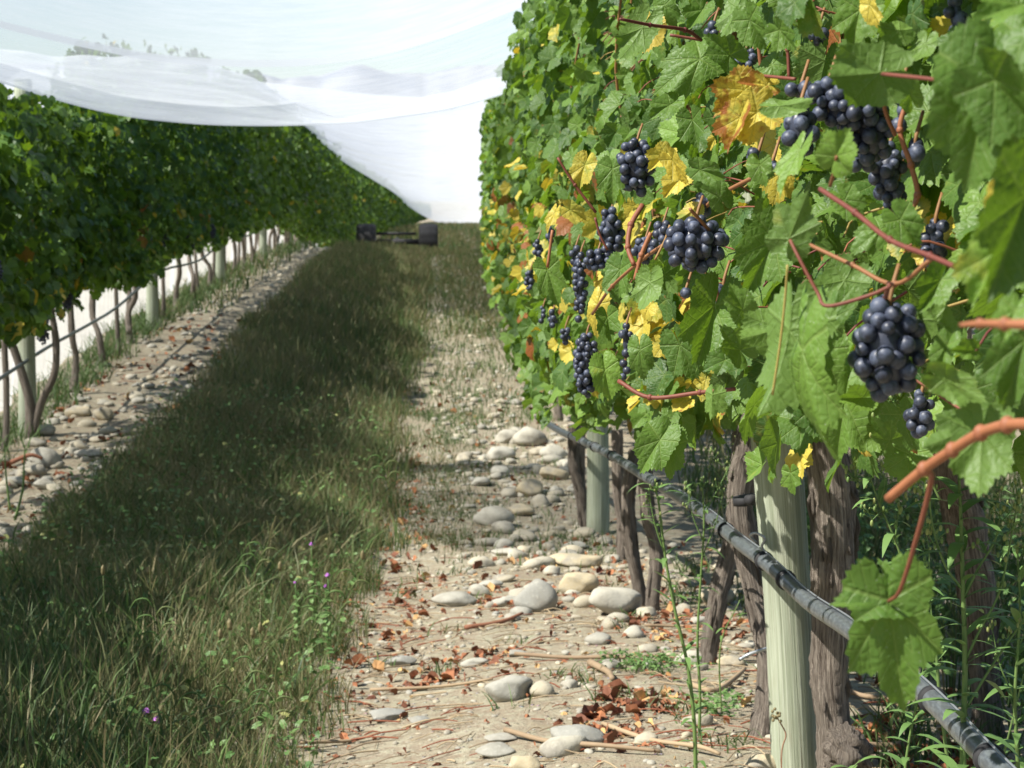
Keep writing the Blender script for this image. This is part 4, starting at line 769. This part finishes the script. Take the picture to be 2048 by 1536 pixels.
for (a, b) in [(1290,1345),(1430,1430),(1340,1335),(1440,1415),(1250,1330)]:
    g = G(a, b); n = 90; x = g[0]+rng.normal(0, .04, n); y = g[1]+rng.normal(0, .05, n); r = rng.normal(0, 1, (n, 5)); tn = np.zeros((n, 3)); tn[:, 0] = rng.uniform(.3, 1, n)
    put_leaves(mb, [el], np.stack([x, y, gz(x, y)+rng.uniform(.005, .04, n)], -1), np.stack([.5*r[:, 0], .5*r[:, 1], np.ones(n)], -1), np.stack([r[:, 2], r[:, 3], .3*r[:, 4]], -1), rng.uniform(.008, .016, n), tn)
tag(mb.build('ground_cover', M['weed']), 'low broad-leaved weeds creeping through the grass', 'weeds', kind='stuff')

# seed stalks in the shaded grass, each a thing
def seed_stalk(bx, by, tx, ty, d, fing, lab, grp=None, straw=0.2):
    b = P(bx, by, d); t_ = P(tx, ty, d); v = thing('seed_grass', b, lab, 'grass stalk', grp); mb = MB(); m_ = (b+t_)/2+[.006, 0, .0]
    tube(mb, [b, m_, t_], [.0022, .0017, .001], n=5, seg=5, tint=(.8, straw, 0)); 
    for k in range(fing):
        a = (k-(fing-1)/2)*.34+rng.normal(0, .05); L_ = rng.uniform(.05, .085); up = (t_-b); up = up/np.linalg.norm(up); dr = up*math.cos(a)+rv*math.sin(a); st = t_-up*.012*k*.4
        tube(mb, [st, st+dr*L_*.5+[0, 0, .003], st+dr*L_], [.0013, .0015, .0006], n=4, seg=5, rough=.35, tint=(.7, .45+.3*(k % 2), 0))
    mb.build('stem', M['grass'], v); lb = MB(); n = 5; u_ = np.linspace(.15, .7, n); ps = b[None]*(1-u_[:, None])+t_[None]*u_[:, None]
    for k in range(n):
        s = 1 if k % 2 else -1; q = ps[k]; tube(lb, [q, q+rv*s*.02+[0, 0, .025], q+rv*s*.05+[0, 0, .02], q+rv*s*.068+[0, 0, -.01]], [.0018, .0028, .002, .0005], n=4, seg=3, tint=(.8, .3 if k % 2 else 0, 0))
    lb.build('blade', M['grass'], v)
SS = [(325,1530,360,1330,4.75,3,'tall seeding grass stalk at the bottom, with pinkish bundled spikes'),(375,1540,425,1350,4.7,5,'seeding grass stalk with fanned spikes leaning right at the bottom'),(400,1480,560,1270,5.1,5,'long leaning seeding grass stalk reaching up to the right'),(325,1300,300,1180,5.4,4,'seeding grass stalk with spikes bent to the left above the clump'),(500,1160,540,1075,6.3,4,'small fan-topped seeding stalk further into the shaded grass'),(660,1265,735,1110,5.9,1,'single straw-coloured seed head leaning right at the grass edge'),(630,1240,668,1165,6.0,2,'twin seed head at the sunny grass edge beside purple flowers'),(90,1500,140,1390,4.8,2,'short forked seeding stalk near the lower left corner'),(220,1500,222,1405,4.8,1,'upright bright green stalk in the lower left grass'),(540,1470,548,1370,4.9,1,'bright green upright stalk at the corner of the grass'),(240,1200,205,1130,6.0,3,'thin seed stalk in the dark middle of the grass'),(780,980,760,900,7.6,1,'seeding stalk at the grass edge halfway down the alley')]
for s in SS: seed_stalk(*s)
for k, (a, b, d) in enumerate([(206,1140,5.6),(440,1268,5.2),(458,1248,5.3),(520,1255,5.3),(560,1132,6.0),(298,1140,5.8),(505,1265,5.2),(725,1110,5.9),(460,1250,5.1)]):
    t_ = P(a, b, d); g = float(gz(t_[0], d)); v = thing('seed_head', (t_[0], d, g), 'oval tan foxtail seed head on a thin stem in the shaded grass', 'seed head', 'foxtail heads in the grass'); mb = MB(); tube(mb, [(t_[0]+.02, d, g), (t_[0]+.005, d, (g+t_[2])/2), t_-[0, 0, .012]], .001, n=4, seg=3, tint=(.7, .2, 0)); mb.build('stem', M['grass'], v)
    mb = MB(); tube(mb, [t_-[0, 0, .014], t_-[0, 0, .006], t_+[0, 0, .006], t_+[.001, 0, .014]], [.003, .0065, .006, .002], n=8, seg=4, rough=.2, tint=(.9, .95, 0)); mb.build('head', M['grass'], v)
for k, (a, b, d, s) in enumerate([(292,1422,4.75,1.2),(312,1438,4.75,1.2),(622,1088,6.2,.8),(655,1150,6.0,.9),(650,1172,6.0,.8),(590,1165,6.0,.6)]):
    t_ = P(a, b, d); g = float(gz(t_[0], d)); v = thing('purple_flower', (t_[0], d, g), ['larger purple flower, left of its pair in the lower left grass','larger purple flower, right of its pair in the lower left grass','small purple flower topping a leafy stem at the grass edge','purple flower at the sunny grass edge beside a seed head','small purple flower just below another at the sunny grass edge','faint purple flower inside the grass left of the edge ones'][k], 'flower')
    mb = MB(); tube(mb, [(t_[0], d, g), (t_[0]+.008, d, (g+t_[2])/2), t_], .0014, n=5, seg=3, tint=(.6, 0, 0))
    for j in range(7): zz = g+(t_[2]-g)*(.35+.08*j); put_leaves(mb, [el], np.array([[t_[0], d, zz]]), np.array([[.3*math.cos(j), -.5, 1.]]), np.array([[math.cos(j*2.4), math.sin(j*2.4), .3]]), np.array([.016]), np.array([[.8, 0, 0]]))
    mb.build('stem', M['weed'], v); mb = MB()
    n = 10; r = rng.normal(0, 1, (n, 3)); put_leaves(mb, [el], t_+r*.002*s, norm(r)+[0, -.8, .6], r+[0, 0, .5], np.full(n, .009*s), np.stack([rng.uniform(0, 1, n), np.zeros(n), np.zeros(n)], -1)); mb.build('petals', M['purple'], v)

# ------------------------------------------------------------ tall weeds
def lance(mb, base, dr, L_, wd, tint, droop=.3):
    s = 5; V = []; side = np.cross(dr, [0, 0, 1]); side = side/(np.linalg.norm(side)+1e-9)
    for k in range(s+1):
        t_ = k/s; c = base+dr*L_*t_+np.array([0, 0, -droop*L_*t_*t_]); w_ = wd*math.sin(math.pi*min(.08+t_*.92, 1))**.8*(1-.3*t_); V += [c-side*w_/2, c+side*w_/2]
    mb.add(np.array(V), [np.array([[2*k, 2*k+1, 2*k+3, 2*k+2] for k in range(s)])], None, tint)
def weed(stem, d, wpx, nleaf, branches, buds, lab, leafL=.05, grp=None):
    P3 = [P(a, b, d) for a, b in stem]; v = thing('tall_weed', P3[0], lab, 'weed', grp); mb = MB(); r0 = wpx*d/F/2
    c, r = smoothpath(P3, np.linspace(r0, r0*.4, len(P3)), 8); tube(mb, P3, list(np.linspace(r0, r0*.4, len(P3))), n=8, seg=8, tint=(.75, .1, 0)); lf = MB(); bd = MB()
    for k in range(nleaf):
        i = int(len(c)*(k+.5)/nleaf); a = k*2.4+rng.uniform(0, .6); dr = norm(np.array([math.cos(a), math.sin(a)*.7, rng.uniform(.3, .9)])); lance(lf, c[i], dr, leafL*rng.uniform(.6, 1.2), leafL*.2, (rng.uniform(.4, 1), 0, 0), rng.uniform(.2, .8))
    def budcl(q, n=6, s=1.0):
        V, q_, t_ = sphere_tpl(8, 6)
        for _ in range(n):
            o_ = rng.normal(0, .009, 3)*s+[0, 0, .008]; rr = .0028*rng.uniform(.7, 1.2)*s; bd.add(q+o_+V*rr*[.8, .8, 1.5], [q_, t_], None, (.9, rng.uniform(0, .6), 0)); tube(bd, [q, q+o_], .0007, n=4, seg=1, tint=(.7, 0, 0), cap=False)
    for br in branches:
        B3 = [P(a, b, d) for a, b in br]; tube(mb, B3, list(np.linspace(r0*.45, r0*.2, len(B3))), n=6, seg=6, tint=(.75, .05, 0)); cb, _ = smoothpath(B3, [1]*len(B3), 6)
        for k in range(4):
            i = int(len(cb)*(k+.3)/4.5); a = rng.uniform(0, 6.28); lance(lf, cb[i], norm(np.array([math.cos(a), math.sin(a)*.6, .7])), leafL*.6*rng.uniform(.5, 1), leafL*.07, (rng.uniform(.4, 1), 0, 0), .4)
        if buds:
            budcl(B3[-1], 6); [budcl(cb[i]+rng.normal(0, .006, 3), 3) for i in range(len(cb)//2, len(cb), 3)]
    if buds: budcl(P3[-1], 8)
    mb.build('stem', M['weed'], v); lf.build('leaves', M['weed'], v); b_o = bd.build('buds', M['weed'], v) if buds else None
    if b_o: b_o['kind'] = 'stuff'
weed([(1928,1640),(1926,1500),(1930,1330),(1926,1180),(1922,1040),(1918,950)], 2.6, 15, 46, [[(1926,1330),(1960,1260),(2000,1180),(2025,1060),(2035,1000)],[(1926,1180),(1890,1130),(1865,1050),(1858,980)],[(1930,1420),(1985,1330),(2040,1250),(2090,1180)],[(1926,1200),(1955,1140),(1990,1080),(2000,1030)]], True, 'tall bright green weed with narrow leaves in front of the far right trunk', .10)
weed([(1905,1600),(1880,1400),(1868,1280),(1830,1190),(1790,1080),(1760,1010),(1735,940)], 2.9, 8, 30, [[(1868,1280),(1860,1190),(1858,1100),(1850,1060)],[(1790,1080),(1795,1040),(1797,1020)],[(1770,1035),(1745,1028),(1735,1025)],[(1745,965),(1720,960),(1708,958)],[(1760,1005),(1770,960),(1750,930)]], True, 'leaning green weed tipped with small buds beside the hanging leaf', .075)
weed([(1880,1000),(1850,940),(1820,900),(1800,850),(1790,800)], 2.4, 5, 6, [[(1850,940),(1820,880),(1760,865)],[(1820,900),(1850,840),(1870,790)],[(1835,920),(1830,830),(1850,770)],[(1800,850),(1790,810),(1770,790)]], True, 'budding weed tips showing just below the largest bunch of grapes', .03)
weed([(1392,1560),(1388,1440),(1375,1330),(1350,1220),(1330,1110),(1318,1010),(1310,975)], 4.2, 9, 44, [[(1330,1110),(1310,1050),(1300,1000)]], True, 'slender leafy weed rising from the litter past the drip pipe', .07)
weed([(1395,1560),(1400,1400),(1395,1280),(1402,1150),(1408,1050),(1405,970)], 4.6, 7, 34, [[(1402,1120),(1430,1050),(1445,990)],[(1405,1080),(1385,1030),(1378,980)],[(1408,1030),(1440,970),(1460,930)]], True, 'budding weed standing close behind the slender leafy one', .06)
weed([(1500,1200),(1495,1080),(1470,1000),(1450,950)], 5.4, 6, 14, [[(1480,1030),(1500,960),(1510,910)],[(1460,980),(1430,940),(1420,905)],[(1470,1000),(1480,930),(1475,890)]], True, 'yellowish budding weed under the leaves left of the shaggy trunk', .04)
weed([(1470,1560),(1450,1480),(1440,1300),(1480,1200)], 4.9, 5, 16, [], False, 'thin weed leaning right in front of the shaggy trunk', .05)
weed([(2040,1600),(2030,1400),(2040,1230),(2035,1100)], 2.9, 9, 34, [[(2030,1400),(2000,1330),(1985,1260)],[(2035,1300),(2060,1240),(2080,1180)]], True, 'budding weed cut by the right edge below the thick orange cane', .08)
weed([(1800,1640),(1815,1500),(1835,1400),(1850,1320)], 3.0, 7, 26, [], False, 'leafy weed tip rising behind the low end of the drip pipe', .07)
weed([(1985,1600),(2010,1500),(2035,1400),(2060,1300)], 3.2, 6, 12, [], False, 'thin weed leaning out at the lower right edge', .05)
weed([(1700,1640),(1690,1560),(1720,1520)], 3.0, 5, 6, [], False, 'small weed with broad blades at the bottom right of the post', .07)
weed([(30,1040),(45,980),(48,930),(50,890)], 8.4, 6, 14, [], False, 'dark thin weed standing by the left edge of the picture', .05); weed([(20,1020),(12,950),(8,880)], 8.6, 5, 10, [], False, 'thin weed cut by the left edge of the picture', .05)
# dry yellow sprig against the post
v = thing('dry_sprig', P(1560, 1560, 4.1), 'tiny dry yellow flower sprig in front of the nearest post', 'dried flower'); mb = MB(); tube(mb, [P(1563,1560,4.12), P(1564,1500,4.12), P(1572,1470,4.12), P(1562,1448,4.12), P(1552,1432,4.12)], .0016, n=5, seg=4, tint=(1, .7, 0)); mb.build('stem', M['straw'], v)
mb = MB(); V, q, t_ = sphere_tpl(8, 6); [mb.add(P(1552, 1434, 4.11)+rng.normal(0, .007, 3)+V*.0035, [q, t_], None, (.9, 1, 0)) for _ in range(12)]; mb.build('flower', M['grass'], v)

# ------------------------------------------------------------ net trailer far down the alley
v = thing('net_trailer', (-.85, 42, float(gz(-.85, 42))), 'dark two-wheeled farm trailer far down the alley under the white net', 'trailer'); g = float(gz(-.85, 42))
for sx in (-1.46, -.16):
    R_ = .34; tp = [(-.19, .26), (-.20, .31), (-.15, R_), (0, R_+.01), (.15, R_), (.20, .31), (.19, .26), (.15, .19), (-.15, .19), (-.19, .26)]; n = 48; V = []
    for i in range(n):
        a = 2*math.pi*i/n; lug = .014*(i % 4 < 2)
        for (xx, rr) in tp: r2 = rr+(lug if rr > .30 else 0); V.append((sx+xx, 42+math.cos(a)*r2, g+.35+math.sin(a)*r2))
    m_ = len(tp); q = np.array([[i*m_+j, i*m_+j+1, ((i+1) % n)*m_+j+1, ((i+1) % n)*m_+j] for i in range(n) for j in range(m_-1)])
    wh = mesh_obj('wheel', np.array(V), [q], M['rubber'], v)
    mb = MB(); tube(mb, [(sx-.14, 42, g+.35), (sx+.14, 42, g+.35)], .195, n=28, seg=2); tube(mb, [(sx-.20, 42, g+.35), (sx+.20, 42, g+.35)], .06, n=14, seg=2); r_ = mb.build('rim', M['rim'], wh); r_.location = (0, 0, 0)
mb = MB(); tube(mb, [(-1.3, 42, g+.33), (-.3, 42, g+.33)], .06, n=8, seg=2); mb.build('axle', M['rubber'], v)
mb = MB(); tube(mb, [(-1.25, 42.1, g+.5), (-.42, 42.1, g+.5)], .03, n=8, seg=2); tube(mb, [(-.84, 42, g+.36), (-.84, 43.6, g+.36)], .04, n=8, seg=2); mb.build('frame', M['rubber'], v)
